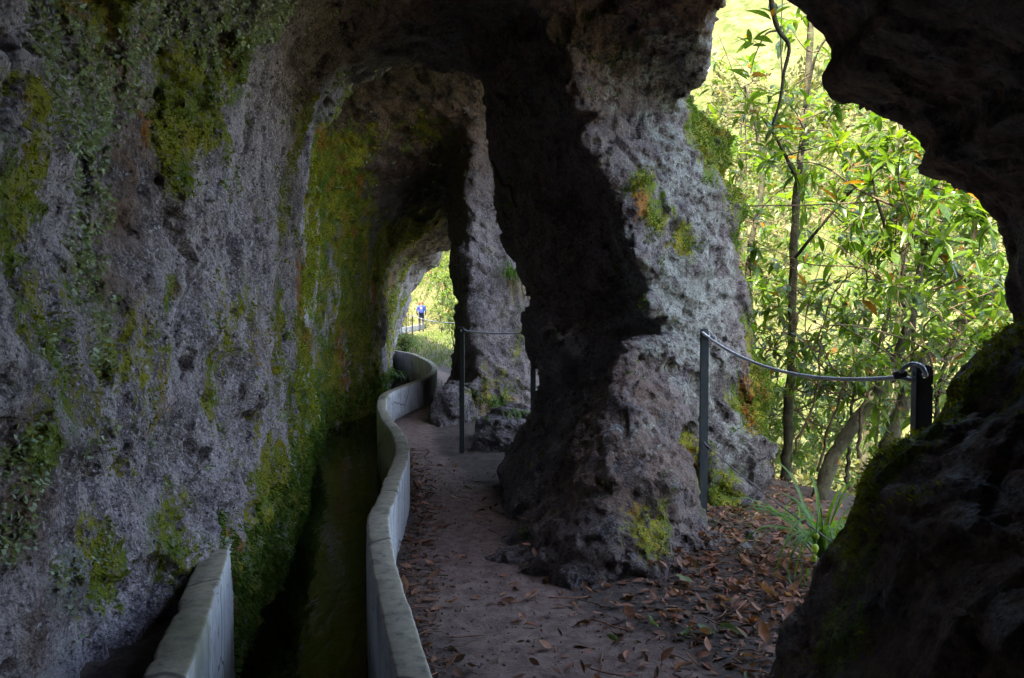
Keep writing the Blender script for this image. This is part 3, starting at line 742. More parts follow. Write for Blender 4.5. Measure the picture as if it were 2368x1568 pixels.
def water():
    ys = np.concatenate([np.arange(-2, 8, .1), np.arange(8, 62, .4)])
    V = []
    for y in ys:
        x1 = wall_x(y)
        x0 = min(float(knots(np.array([y]), XL_K)[0]) if y < 17 else -2.8-.19*(y-17), x1)-.35
        for t in np.linspace(0, 1, 6): V.append((x0+(x1-x0)*t, y, -.2))
    n = 6; i, j = np.meshgrid(np.arange(len(ys)-1), np.arange(n-1), indexing='ij')
    return np_mesh('water', V, np.stack([i*n+j, i*n+j+1, (i+1)*n+j+1, (i+1)*n+j], -1).reshape(-1, 4))
tag(link('water', water(), M['water']), kind='structure')

# ------------------------------------------------------------------ rope fences
def post_mesh(h, w=.042, t=.006):
    """angle-iron post with rounded, drilled top; foot at z = 0, sunk 15 cm"""
    bm = bmesh.new()
    def plate(ax):
        # flange in the plane (s, z); outline ring against hole ring at the top, quads below
        n = 20; hz = h-.030; hr = .0085; ring_o, ring_i = [], []
        for k in range(n):
            a = 2*math.pi*k/n; c, s_ = math.cos(a), math.sin(a)
            f = 1/max(abs(c), abs(s_)); px, pz = c*f*w/2, s_*f*.028
            if pz > .018 and abs(px) > w/2-.012: px *= .86; pz *= .93
            ring_o.append((w/2+px, hz+pz)); ring_i.append((w/2+c*hr, hz+s_*hr))
        def P(s_, z, d): return (s_, d, z) if ax == 0 else (d, s_, z)
        for d, flip in ((0, 0), (t, 1)):
            vo = [bm.verts.new(P(x, z, d)) for x, z in ring_o]; vi = [bm.verts.new(P(x, z, d)) for x, z in ring_i]
            for k in range(n): bm.faces.new([vo[k], vo[(k+1) % n], vi[(k+1) % n], vi[k]])
            if d == 0: vo0, vi0 = vo, vi
        for k in range(n):
            bm.faces.new([vo0[k], vo0[(k+1) % n], vo[(k+1) % n], vo[k]]); bm.faces.new([vi0[k], vi0[(k+1) % n], vi[(k+1) % n], vi[k]])
        zt = hz-.0281
        q = [bm.verts.new(P(*p)) for p in [(0,-.15,0),(w,-.15,0),(w,zt,0),(0,zt,0),(0,-.15,t),(w,-.15,t),(w,zt,t),(0,zt,t)]]
        for f in ([0,1,2,3],[4,5,6,7],[0,1,5,4],[1,2,6,5],[2,3,7,6],[3,0,4,7]): bm.faces.new([q[k] for k in f])
    plate(0); plate(1)
    bmesh.ops.recalc_face_normals(bm, faces=bm.faces)
    me = bpy.data.meshes.new('post'); bm.to_mesh(me); bm.free(); return me
def sag(a, b, s, n=60):
    a, b = Vector(a), Vector(b)
    return [a.lerp(b, t)+Vector((0, 0, -s*4*t*(1-t))) for t in np.linspace(0, 1, n)]
def add_tube(name, pts, r, mat, parent, base, sides=10, twist=None):
    V, Fq = tube_arrays(pts, r, sides, twist); V = V-np.array(base)
    return link(name, np_mesh(name, V, Fq), M[mat], parent)
def fence(base, posts, spans, wires, label, loops=(), clamps=(), r=.0062):
    root = tag(empty('rope_fence', base), label, 'fence')
    for (x, y, z, h, rz) in posts:
        o = link('post', post_mesh(h), M['post'], root, False); o.location = Vector((x, y, z))-Vector(base); o.rotation_euler.z = R(rz)
    for a, b, s in spans:
        L = (Vector(a)-Vector(b)).length
        add_tube('cable', sag(a, b, s, int(max(40, L*110))), r, 'rope', root, base, 12, (6, .055, .10))
    for a, b, s in wires: add_tube('wire', sag(a, b, s, 30), .0028, 'wire', root, base, 6)
    for pts in loops: add_tube('cable_loop', smooth_path(pts, 60), r, 'rope', root, base, 10, (6, .055, .10))
    for a, b, rr in clamps:
        add_tube('clamp', [Vector(a).lerp(Vector(b), t) for t in (0, .08, .12, .45, .5, .55, .88, .92, 1)], [rr*.8, rr*.9, rr, rr, rr*1.15, rr, rr, rr*.9, rr*.8], 'clamp', root, base, 10)
    return root
pf = at(1618, 1250, 3.85); tf = at(1622, 772, 3.85)
p4 = at(2128, 1200, 2.12); t4 = at(2140, 868, 2.12)
hol4 = Vector((p4.x+.020, 2.12, t4.z))
fa = Vector((pf.x+.018, 3.85, tf.z-.006))
fence((pf.x, 3.85, 0), [(pf.x-.008, 3.85, 0.0, tf.z+.028, -12), (p4.x-.018, 2.12, 0.0, t4.z+.030, -8)],
      [(fa, at(2082, 872, 2.16), .075)],
      [(at(1628, 1025, 3.84), at(1895, 1232, 3.0), .015), (at(1895, 1232, 3.0), Vector((p4.x, 2.16, .36)), .01)],
      'steel cable fence with two dark angle posts in front of the forest',
      loops=[[at(2078, 871, 2.16), at(2088, 852, 2.14), at(2108, 842, 2.13), at(2130, 848, 2.11), at(2140, 866, 2.105), hol4+Vector((0, .03, 0)), at(2120, 876, 2.15), at(2098, 876, 2.16), at(2072, 870, 2.16)],
             [fa+Vector((-.004, .02, .004)), fa+Vector((-.016, -.01, .012)), fa+Vector((.004, -.016, -.004)), fa+Vector((.028, -.006, -.012)), fa+Vector((.04, -.01, -.014))]],
      clamps=[(at(2066, 870, 2.16), at(2096, 862, 2.15), .0115), (fa+Vector((.020, -.012, -.010)), fa+Vector((.042, -.02, -.015)), .0095),
              (at(1626, 1022, 3.835), at(1640, 1040, 3.80), .006)])
p2 = at(1062, 1050, 6.25); t2 = at(1064, 764, 6.25); p3 = at(1226, 1040, 5.95); t3 = at(1226, 766, 5.95)
fence((p2.x, 6.25, 0), [(p2.x, 6.25, 0, t2.z+.028, -15), (p3.x, 5.95, 0.0, t3.z+.03, -15)], [(t2+Vector((.02, -.01, 0)), t3+Vector((.01, -.01, -.005)), .018)],
      [(at(1068, 897, 6.24), at(1215, 945, 5.9), .03)], 'steel cable fence with two posts before the far rock pillar',
      loops=[[t3+Vector((-.045, -.01, -.01)), t3+Vector((-.02, -.02, .03)), t3+Vector((.012, -.02, .042)), t3+Vector((.03, -.012, .01)), t3+Vector((.018, .0, -.02))]],
      clamps=[(t2+Vector((.012, -.02, .0)), t2+Vector((.05, -.02, -.004)), .012), (t3+Vector((-.075, -.01, -.008)), t3+Vector((-.035, -.01, .0)), .011)])
pA = at(952, 812, 23.4); pB = at(938, 785, 31.0); pD = at(1075, 860, 15.2)
zz = lambda p, h: Vector((p.x+.02, p.y-.012, h))
fence((pA.x, 23.4, 0), [(pA.x, 23.4, 0, 1.03, -15), (pB.x, 31, 0, 1.05, -15), (pD.x, 15.2, 0, .98, -15), (at(928, 790, 38).x, 38, 0, 1.05, 0)],
      [(zz(pA, .99), zz(pB, 1.0), .03), (zz(pA, .985), zz(pD, .9), .06), (zz(pB, 1.0), Vector((at(928, 790, 38).x, 38, 1.0)), .03)],
      [(zz(pA, .5), zz(pB, .5), .03), (zz(pA, .5), zz(pD, .45), .03)], 'distant cable fence along the path beyond the tunnel end', r=.0105)

# ------------------------------------------------------------------ leaves
def leaf_arrays(L=1.0, W=.28, fold=.18, curl=.25, n=5, wav=.0):
    xs_ = np.linspace(0, 1, n+1); V = []
    for k, t in enumerate(xs_):
        w = W*.5*(math.sin(math.pi*min(1, t*.96+.02))**.8)*(1.15-.3*t)
        if t == 0: w = .012
        zc_ = -curl*t*t+wav*math.sin(t*9)
        V += [(t*L, -w, zc_+fold*w), (t*L, 0, zc_), (t*L, w, zc_+fold*w)]
    Fq = []
    for k in range(n):
        for j in (0, 1): Fq.append([k*3+j, (k+1)*3+j, (k+1)*3+j+1, k*3+j+1])
    return np.array(V), np.array(Fq)
LEAFV = [leaf_arrays(1, .30, .35, .22), leaf_arrays(1, .34, .2, .38), leaf_arrays(1, .26, .45, .10), leaf_arrays(1, .38, .25, .30)]
LEAFM = []
for k, (v, f) in enumerate(LEAFV):
    me = np_mesh('leaf', v, f); me.materials.append(M['leaf']); me.shade_smooth(); LEAFM.append(me)
def frame_from(d, roll):
    d = Vector(d).normalized(); up = Vector((0, 0, 1)) if abs(d.z) < .95 else Vector((1, 0, 0))
    y = up.cross(d).normalized(); z = d.cross(y)
    m = Matrix((d, y, z)).transposed()
    return m @ Matrix.Rotation(roll, 3, 'X')
def rosette(p, axis_, n, L, rng, spread=1.0):
    out = []; axis_ = Vector(axis_).normalized()
    a = axis_.orthogonal().normalized(); b = axis_.cross(a)
    for k in range(n):
        th = k*2.4+rng.uniform(-.3, .3); el = rng.uniform(.15, 1.0)
        d = (a*math.cos(th)+b*math.sin(th))*math.cos(el)+axis_*math.sin(el)*.9
        d.z -= rng.uniform(0, .35)*spread
        back = axis_*(-.045*k/n)
        out.append((Vector(p)+back+d.normalized()*.008, frame_from(d, rng.uniform(-.5, .5)), L*rng.uniform(.65, 1.15), rng.integers(0, len(LEAFV))))
    return out
def make_tree(name, label, cat, trunk_pts, r0, r1, crown_c, crown_r, n_ros, leafL, seed, group, n_obj=300, leaves_per=(4, 10), extra=(), bark='bark', avoid=None, n_bare=12):
    rng = np.random.default_rng(seed); base = Vector(tuple(trunk_pts[0]))
    root = tag(empty(name, base), label, cat, group)
    nodes = []                                   # (pos, radius)
    TP = smooth_path(trunk_pts, 40); TP[1:, :] += rng.normal(0, .006, (39, 3))
    add_tube('trunk', TP, np.linspace(r0, r1, 40)*(1+rng.normal(0, .05, 40)), bark, root, base, 9)
    for k in range(10, 40): nodes.append((Vector(TP[k]), r0+(r1-r0)*k/40))
    for pts, ra, rb in extra:
        BP = smooth_path(pts, 26); add_tube('branch', BP, np.linspace(ra, rb, 26)*(1+rng.normal(0, .05, 26)), bark, root, base, 8)
        for k in range(6, 26): nodes.append((Vector(BP[k]), ra+(rb-ra)*k/26))
    ats = []
    while len(ats) < n_ros:
        q = rng.normal(0, .55, 3)
        if np.linalg.norm(q) > 1.15: continue
        p = Vector((crown_c[0]+q[0]*crown_r[0], crown_c[1]+q[1]*crown_r[1], crown_c[2]+q[2]*crown_r[2]))
        if avoid is not None and avoid(p): continue
        ats.append(p)
    ats.sort(key=lambda p: min((p-n_[0]).length for n_ in nodes))
    for q5 in range(n_bare):
        a = nodes[rng.integers(0, len(nodes))][0]; d = Vector((rng.normal(0, .8), rng.normal(0, .5), rng.uniform(-.2, 1))).normalized()*rng.uniform(.5, 1.3)
        BP = smooth_path([a, a+d*.3+Vector(rng.normal(0, .06, 3)), a+d*.6+Vector(rng.normal(0, .09, 3)), a+d+Vector(rng.normal(0, .12, 3))], 18)
        add_tube('branch', BP, np.linspace(rng.uniform(.004, .009), .0015, 18), 'twig', root, base, 6)
    leaves = []
    for p in ats:
        best = min(nodes, key=lambda n_: (p-n_[0]).length+.35*max(0, n_[0].z-p.z)); a, ra = best
        d = p-a; mid = a.lerp(p, .5)+Vector((rng.normal(0, .12), rng.normal(0, .12), -.10+rng.normal(0, .08)))*d.length
        BP = smooth_path([a, a.lerp(mid, .55)+Vector(rng.normal(0, .03, 3)), mid, mid.lerp(p, .55)+Vector(rng.normal(0, .03, 3)), p], 12)
        rb = min(ra*.7, .004+.010*d.length)
        bo = add_tube('branch', BP, np.linspace(rb, .0022, 12), 'twig' if rb < .009 else bark, root, base, 4)
        for k in (4, 6, 8, 10, 11): nodes.append((Vector(BP[k]), rb*(1-k/14)))
        ax = Vector(BP[-1])-Vector(BP[-3]); ax.normalize(); ax = (ax+Vector((0, 0, .5))).normalized()
        new = rosette(p, ax, int(rng.integers(*leaves_per)), leafL, rng)
        if rng.random() < .6: new += rosette(Vector(BP[8]), ax, 3, leafL*.8, rng)
        for q5 in (3, 5, 7, 9):
            if rng.random() < .45: new += rosette(Vector(BP[q5]), Vector(rng.normal(0, 1, 3)), 1, leafL*rng.uniform(.5, 1), rng)
        leaves += [l+(bo,) for l in new]
    if avoid is not None: leaves = [l for l in leaves if not avoid(l[0])]
    leaves.sort(key=lambda l: -l[2]/max(.5, (l[0]-cam.location).length))
    for p, m3, L, v, bo in leaves[:n_obj]:
        o = bpy.data.objects.new('leaf', LEAFM[v]); COL.objects.link(o); o.parent = bo
        o.matrix_basis = Matrix.Translation(p-base) @ (m3.to_4x4()) @ Matrix.Scale(L, 4)
    if len(leaves) > n_obj:
        A = Acc()
        for p, m3, L, v, bo in leaves[n_obj:]:
            A.add((LEAFV[v][0]*L) @ np.array(m3).T+np.array(p-base), LEAFV[v][1])
        tag(link('foliage', A.mesh('foliage'), M['leafmass'], root), kind='stuff')
    return root
# solid-rock test for plants and litter
from mathutils.bvhtree import BVHTree
_sel = (RC[:, 1] > 1.0) & (RC[:, 1] < 7.6) & (RC[:, 0] > -.9) & (RC[:, 2] < 3.4)
BVH = BVHTree.FromPolygons(RV.tolist(), RQ[_sel].tolist())
def in_rock(p):
    h = BVH.find_nearest(p, .6)
    return h[0] is not None and (((Vector(p)-h[0]).dot(h[1]) < .02))
TG = 'trees outside the window opening'
A_ = at
make_tree('laurel_tree', 'slim upright tree next to the mossy right edge of the big pillar', 'tree',
    [A_(1813,1140,5.6),A_(1822,1000,5.6),A_(1830,800,5.65),A_(1832,620,5.7),A_(1845,400,5.8),A_(1868,180,5.9),A_(1880,-80,6.0)], .036, .020,
    (2.05,5.6,2.3), (.8,.6,1.4), 84, .125, 11, TG, avoid=in_rock,
    extra=[([A_(1845,420,5.8),A_(1800,330,5.5),A_(1760,270,5.3)], .014, .006), ([A_(1835,600,5.7),A_(1900,520,5.4),A_(1990,420,5.2),A_(2050,380,5.1)], .014, .005), ([A_(1860,250,5.85),A_(1890,120,5.7),A_(1960,40,5.6)], .014, .006)])
make_tree('laurel_tree', 'mossy tree whose trunk curves up to the right above the grass tuft', 'tree',
    [A_(1893,1160,4.9),A_(1925,1060,4.95),A_(1990,960,5.0),A_(2050,870,5.05),A_(2088,790,5.1),A_(2112,700,5.15),A_(2122,640,5.2),A_(2150,500,5.3),A_(2175,330,5.4)], .050, .014,
    (2.55,4.9,1.9), (.75,.65,1.15), 84, .14, 12, TG, avoid=in_rock,
    extra=[([A_(2112,700,5.15),A_(2060,560,5.0),A_(2030,470,4.9),A_(2010,380,4.8)], .016, .006), ([A_(2088,790,5.1),A_(2095,700,5.0),A_(2070,600,4.9),A_(2075,480,4.8)], .010, .004)])
make_tree('laurel_tree', 'thick lichen-spotted tree leaning right behind the near fence post', 'tree',
    [A_(2030,1100,5.7),A_(2060,1010,5.65),A_(2100,900,5.6),A_(2140,820,5.55),A_(2210,760,5.5),A_(2280,690,5.4),A_(2380,610,5.3)], .060, .028,
    (3.0,5.2,1.75), (.8,.65,.95), 80, .14, 13, TG, avoid=in_rock,
    extra=[([A_(2110,880,5.6),A_(2115,700,5.7),A_(2140,560,5.8),A_(2165,440,5.9)], .020, .010), ([A_(2280,690,5.4),A_(2200,620,5.3),A_(2140,560,5.2)], .014, .005)])
make_tree('laurel_shrub', 'low leafy shrub filling the space below the cable', 'shrub',
    [A_(1960,1130,5.6),A_(1965,1000,5.5),A_(1975,900,5.45),A_(1990,820,5.4)], .016, .006,
    (2.35,5.35,.75), (.8,.55,.6), 90, .10, 14, TG, avoid=in_rock)
make_tree('laurel_shrub', 'thin-stemmed shrub close behind the near fence post and dark slab', 'shrub',
    [A_(2150,1080,4.6),A_(2165,950,4.5),A_(2180,850,4.4),A_(2210,760,4.35)], .018, .006,
    (2.6,4.4,.95), (.6,.5,.6), 70, .11, 15, TG, avoid=in_rock)
MG = 'trees further down the slope'
mids = [((2.55,8.2,-1.2),(1.0,.8,1.9),1.9,'tall tree with dark trunk seen between pillar and curved trunk'),((3.7,7.6,-1.4),(1.1,.8,1.6),1.3,'leafy tree behind the leaning lichen-spotted trunk'),
        ((4.4,9.0,-2.0),(1.3,1.0,1.7),2.2,'dense tree behind the jagged overhang edge'),((3.0,10.5,-2.2),(1.4,1.0,2.0),1.2,'loose tree low on the slope behind the shrubs'),((5.2,11.5,-3),(1.6,1.2,2.2),2.6,'slope tree farthest to the right'),
        ((3.6,12.5,-3),(1.4,1.2,2.4),3.0,'pale slope tree rising highest beside the pillar edge')]
for k, (b, cr, cz, lab) in enumerate(mids):
    rr = random.Random(50+k); top = cz+1.6
    pts = [Vector(b)+Vector((rr.uniform(-.15, .15)*t, rr.uniform(-.1, .1)*t, (top-b[2])*t)) for t in (0, .2, .4, .6, .8, 1)]
    make_tree('laurel_tree', lab, 'tree', pts, .06, .014, (b[0], b[1]-.1, cz), cr, 120 if k % 2 else 95, (.15, .09, .13, .08, .15, .10)[k], 60+k, MG, n_obj=280)
for k, (x, y, b, cz, cr, lab) in enumerate([(2.15,6.5,-.7,.35,(.7,.45,.5),'small-leaved bush at the foot of the slim upright tree'),(3.0,6.3,-1.1,.55,(.7,.5,.55),'small-leaved bush between the curved and the leaning trunk'),
        (2.7,7.4,-1.5,.1,(.9,.6,.7),'bush lowest on the slope below the cable'),(3.6,6.2,-1.3,1.0,(.6,.5,.7),'bush under the leaning trunk next to the slab')]):
    make_tree('laurel_shrub', lab, 'shrub', [Vector((x, y, b)), Vector((x+.05, y, b+.4)), Vector((x-.04, y+.03, b+.8)), Vector((x, y, cz+.2))], .022, .008, (x, y, cz), cr, 110, .085+.012*(k % 3), 130+k, MG, n_obj=260, avoid=in_rock)
# thin bare stems between the trees
for k, (pts, r_, lab) in enumerate([([A_(1890,1090,5.3),A_(1930,950,5.2),A_(1975,830,5.1),A_(2005,640,5.0),A_(2045,520,4.95),A_(2065,390,4.9)], .010, 'thin straight stem rising behind the sagging middle of the cable'),
        ([A_(1985,1060,4.9),A_(1995,940,4.8),A_(2030,800,4.7),A_(2085,640,4.6),A_(2090,560,4.6)], .012, 'thin crooked stem crossing the cable near its loop'),
        ([A_(1835,1050,5.2),A_(1890,900,5.1),A_(1900,760,5.1),A_(1960,640,5.0),A_(2100,560,4.9)], .009, 'thin arching stem that bends right behind the fence'),
        ([A_(1760,900,5.3),A_(1775,820,5.3),A_(1815,760,5.25),A_(1870,700,5.2)], .008, 'thin twig close to the pillar edge')]):
    o = tag(empty('sapling', pts[0]), lab, 'sapling', 'thin stems between the trees')
    sp = smooth_path(pts, 40); sp[1:] += np.random.default_rng(k).normal(0, .007, (39, 3))
    add_tube('stem', sp, np.linspace(r_, r_*.35, 40), 'twig', o, o.location, 7)
    rg = np.random.default_rng(200+k)
    for t in range(14, 40, 3):
        d = Vector(rg.normal(0, 1, 3)); e = Vector(sp[t])+d.normalized()*rg.uniform(.1, .35)
        add_tube('twig', smooth_path([Vector(sp[t]), Vector(sp[t]).lerp(e, .5)+Vector(rg.normal(0, .03, 3)), e], 8), np.linspace(.004, .0015, 8), 'twig', o, o.location, 5)
        for p, m3, L, v in rosette(e, d, 5, .10, rg):
            l = bpy.data.objects.new('leaf', LEAFM[v]); COL.objects.link(l); l.parent = o; l.matrix_basis = Matrix.Translation(p-o.location) @ m3.to_4x4() @ Matrix.Scale(L, 4)
# branch hanging from above the opening
hb = tag(empty('hanging_branch', A_(1772, -90, 4.15)), 'bare crooked branch hanging into the top of the opening', 'branch')
hbp = [A_(1772,-90,4.15),A_(1786,20,4.2),A_(1800,70,4.2),A_(1824,108,4.25),A_(1812,170,4.28),A_(1803,235,4.3),A_(1785,290,4.35)]
add_tube('stem', smooth_path(hbp, 40), np.linspace(.016, .007, 40)*(1+RNG.normal(0, .07, 40)), 'bark', hb, hb.location, 8)
add_tube('twig', smooth_path([hbp[2], A_(1770,80,4.2), A_(1745,130,4.15), A_(1735,170,4.1)], 16), np.linspace(.006, .002, 16), 'twig', hb, hb.location, 6)
for q_ in [A_(1735,170,4.1), A_(1785,290,4.35), A_(1790,30,4.2), A_(1740,90,4.12)]:
    for p, m3, L, v in rosette(q_, (.1, -.2, .6), 7, .12, RNG):
        o = bpy.data.objects.new('leaf', LEAFM[v]); COL.objects.link(o); o.parent = hb
        o.matrix_basis = Matrix.Translation(p-hb.location) @ m3.to_4x4() @ Matrix.Scale(L, 4)

# woodland on the far slope: one sunny mass of leaf sprays
def far_wood():
    n = 90000; rng = np.random.default_rng(3)
    az = np.radians(rng.uniform(-14, 48, n)); D = 33+rng.random(n)**.8*42
    x, y = D*np.sin(az), D*np.cos(az)
    z = ground_z(x, y)
    # crowns: clumped canopy height
    P = np.stack([x, y, z*0], 1); h = np.clip(fbm(P, 4.5, 2, 70)+.35, 0, 2)*2.6
    z = z+h*rng.random(n)**.5
    keep = (np.abs(x-wall_x(y)-.6) > 2.0) | (y > 60)
    keep &= vnoise(P, 3.2, 73) > -.35
    x, y, z = x[keep], y[keep], z[keep]; n = len(x)
    C = np.stack([x, y, z], 1); s = rng.uniform(.12, .38, n)
    a = rng.normal(0, 1, (n, 3)); a /= np.linalg.norm(a, axis=1)[:, None]; b = np.cross(a, rng.normal(0, 1, (n, 3))); b /= np.linalg.norm(b, axis=1)[:, None]
    V = np.stack([C-a*s[:, None], C+b*s[:, None]*.5, C+a*s[:, None], C-b*s[:, None]*.5], 1).reshape(-1, 3)
    return np_mesh('distant_woodland', V, np.arange(len(V)).reshape(-1, 4))
tag(link('distant_woodland', far_wood(), M['farleaf'], None, False), 'pale sunlit woodland covering the far side of the valley', 'woodland', kind='stuff')

# shrubs by the path beyond the tunnel
FG = 'shrubs beside the path beyond the tunnel'
for k, (x, y, cz, cr, lab) in enumerate([(-1.1,17.8,.75,(.6,.6,.7),'low bright shrub nearest the far tunnel mouth'),(-1.15,21.5,1.4,(.75,.8,1.2),'taller shrub behind the low bright one beyond the tunnel'),
        (-1.65,27.5,1.0,(.8,.9,.9),'shrub right of the walking person along the far path'),(-1.9,34,2.2,(1.2,1.2,2.2),'high shrub right of the walker at the path bend'),(-4.2,47,2.6,(2.2,1.2,2.6),'farthest shrub at the end of the visible path'),(-7.2,54,2.8,(2.4,1.2,3.0),'dark shrub against the cliff behind the walker'),(-5.6,58,3.4,(2.6,1.4,3.4),'tall dense shrub closing the view behind the walker'),(-3.4,42,2.0,(1.0,1.0,2.0),'narrow upright shrub just right of the walker'),(-2.85,20.6,.3,(.35,.5,.28),'low dark bush at the left foot of the far cable post')]):
    z0 = float(ground_z(np.array([x]), np.array([y]))[0])
    make_tree('path_shrub', lab, 'shrub', [Vector((x, y, z0-.05)), Vector((x+.03, y, z0+cz*.5)), Vector((x, y+.05, z0+cz))], .03, .01, (x, y, z0+cz), cr, 110 if k < 3 or k > 7 else 190, .085+.018*(k % 8), 90+k, FG, n_obj=60 if k < 2 else 0)

# ------------------------------------------------------------------ grass tufts
def blade_arrays(base, d, L, w, droop, n=7):
    d = Vector(d).normalized(); side = d.cross(Vector((0, 0, 1)))
    if side.length < .1: side = Vector((1, 0, 0))
    side.normalize(); p = Vector(base); V = []; st = L/n; c = d.copy()
    for k in range(n+1):
        t = k/n; ww = w*(1-t**2.2)+.0004
        nn = side.cross(c).normalized()
        V += [tuple(p-side*ww*.5+nn*ww*.15), tuple(p), tuple(p+side*ww*.5+nn*ww*.15)]
        p = p+c*st; c = (c+Vector((0, 0, -droop*st/L*(.4+2.2*t)))).normalized()
    Fq = [[k*3+j, k*3+j+1, (k+1)*3+j+1, (k+1)*3+j] for k in range(n) for j in (0, 1)]
    return np.array(V), np.array(Fq)
def tuft(label, base, n, L, w, droop, lean, mat, seed, cat='grass', dry=0, parts=True, spread=.02):
    rng = np.random.default_rng(seed); root = tag(empty('grass_tuft', base), label, cat)
    for k in range(n+dry):
        a = rng.uniform(0, 6.28); d = Vector((math.cos(a)*.55, math.sin(a)*.55, 1.0))+Vector(lean)
        if k >= n: d = Vector((rng.uniform(-.3, .5), rng.uniform(-.6, 0), -.3))
        V, Fq = blade_arrays(Vector((rng.normal(0, spread), rng.normal(0, spread), 0)), d, L*rng.uniform(.5, 1.15), w*rng.uniform(.7, 1.2), droop*rng.uniform(.7, 1.3))
        link('blade', np_mesh('blade', V, Fq), M['drygrass' if k >= n else mat], root)
    return root
gt = tuft('long arching grass tuft growing beside the mossy slab edge', A_(1905, 1290, 3.35), 40, .60, .021, 2.6, (-.30, -.1, 0), 'grass', 5)
def bead(rad, n=8, m=6):
    V = [(rad[0]*math.sin(math.pi*j/m)*math.cos(6.2832*i/n), rad[1]*math.sin(math.pi*j/m)*math.sin(6.2832*i/n), rad[2]*math.cos(math.pi*j/m)) for j in range(m+1) for i in range(n)]
    Fq = [[j*n+i, (j+1)*n+i, (j+1)*n+(i+1) % n, j*n+(i+1) % n] for j in range(m) for i in range(n)]
    return np.array(V), np.array(Fq)
for q_, r_ in ((A_(1884,1268,2.9), .014), (A_(1882,1290,2.9), .012), (A_(1888,1240,2.92), .010)):
    V, Fq = bead((r_, r_, r_*1.15)); V += np.array(q_)-np.array(gt.location); V += fbm(V, .01, 1, 4)[:, None]*.003
    link('seed_pod', np_mesh('seed_pod', V, Fq), M['pod'], gt)
add_tube('stalk', smooth_path([A_(1905,1290,3.35), A_(1898,1180,3.1), A_(1890,1200,2.95), A_(1884,1300,2.9)], 24), .003, 'grass', gt, gt.location, 6)
def rock_hit(px, py):
    d = (at(px, py, 1.0)-cam.location).normalized(); h = BVH_ALL.ray_cast(cam.location, d); return h[0], h[1]
_sel = (RC[:, 1] > 1.0)
BVH_ALL = BVHTree.FromPolygons(RV.tolist(), RQ[_sel].tolist())
for (px, py, n, L, lab, dry, sd_) in [(1185,640,40,.40,'bright green grass hanging with dry strands on the far pillar',26,21),(1150,940,30,.22,'grass tuft on the low mound between the middle posts',8,22),(1195,955,22,.2,'sparse grass at the right end of the low mound',10,23),
        (1180,480,16,.16,'small green plant high on the far pillar',0,24),(865,880,26,.35,'grass hanging over the water at the far channel bend',0,25),(905,870,26,.38,'grass at the rock foot beside the far concrete bend',0,26),
        (900,700,14,.3,'fern sprig on the far left tunnel wall',0,27),(1665,1150,20,.05,'short green tuft on the boulder beside the near post',0,28)]:
    h, nn = rock_hit(px, py)
    if h is not None: tuft(lab, h-nn*.01, n, L, .012 if L > .1 else .004, 3.2, tuple(nn*1.1), 'grass', sd_, dry=dry, spread=.05 if L > .1 else .03)
for (x, y, lab, sd_) in [(-.95,11.2,'grass fringe on the path outside the far wall bend',31),(-.75,12.6,'grass clump on the far path edge by the tunnel mouth',32),(1.55,4.15,'thin grass sprouting from litter behind the cable',33),(1.75,3.9,'pale grass sprouting in litter right of the boulder',34),(1.25,3.05,'small grass sprout in the litter below the cable',35)]:
    tuft(lab, (x, y, float(ground_z(np.array([x]), np.array([y]))[0])), 22, .26 if y > 8 else .18, .007, 2.5, (0, 0, 0), 'grass', sd_, spread=.06)
def bank_grass():
    rng = np.random.default_rng(8); A = Acc(); x = rng.uniform(-.2, 3.0, 5200); y = 13.5+rng.random(5200)**1.5*22; x = x+wall_x(y)+.9-.8*sstep(17, 19, y)
    z = ground_z(x, y)
    for k in range(len(x)):
        a = rng.uniform(0, 6.28); V, Fq = blade_arrays((x[k], y[k], z[k]-.01), (math.cos(a)*.5, math.sin(a)*.5, 1), rng.uniform(.08, .26), .018, 2.5, 3); A.add(V, Fq)
    return A.mesh('grass')
tag(link('grass', bank_grass(), leaf_material('bank_grass', (.04, .085, .012), (.10, .14, .025), .45, .5, attr=True)), 'short grass and herbs along the sunny far path', 'grass', kind='stuff')
# pale root creeping down the far pillar
h1 = [rock_hit(*p) for p in [(1143,375),(1165,425),(1185,430),(1190,455),(1200,480)]]
h1 = [h+n_*.02 for h, n_ in h1 if h is not None]
if len(h1) > 2: tag(add_tube('root', smooth_path(h1, 30), .009, 'twig', None, (0, 0, 0), 6), 'pale bare root creeping down the top of the far pillar', 'root', kind='thing')

# ------------------------------------------------------------------ moss and lichen on the stone (uncountable)
def moss_mesh(name, sel, n_per, length, width, seed, hang=.5, jit=.012):
    rng = np.random.default_rng(seed); idx = np.nonzero(sel)[0]
    idx = np.repeat(idx, n_per); P = RV[idx]; N = RN[idx]; n = len(idx)
    P = P+rng.normal(0, jit, (n, 3))*(1-.7*np.abs(N))
    d = N+rng.normal(0, .55, (n, 3)); d[:, 2] -= hang; d /= np.linalg.norm(d, axis=1)[:, None]
    L = (length*rng.uniform(.4, 1.3, n)*(1+.12*P[:, 1]))[:, None]; s = np.cross(d, rng.normal(0, 1, (n, 3))); s /= np.linalg.norm(s, axis=1)[:, None]; s *= L*width
    b = P-N*.004; V = np.stack([b-s, b+s, b+d*L+s*.55, b+d*L-s*.55], 1).reshape(-1, 3)
    return np_mesh(name, V, np.arange(4*n).reshape(-1, 4))
RN = vert_normals(RV, RQ); used = np.zeros(len(RV), bool); used[np.unique(RQ)] = True
mrand = np.random.default_rng(4).random(len(RV)); mn = fbm(RV, .10, 3, 81)*.55; mval = RMASK[:, 0]+mn
inview = used & (RV[:, 1] > .8) & (np.abs(RV[:, 0])/np.maximum(RV[:, 1], .1) < .72) & ((RN*(RV-np.array([0, 0, CAMZ]))).sum(1) < .35)
dens = np.clip(.35+RV[:, 1]*.10, 0, 1)
left = RV[:, 0] < -.85
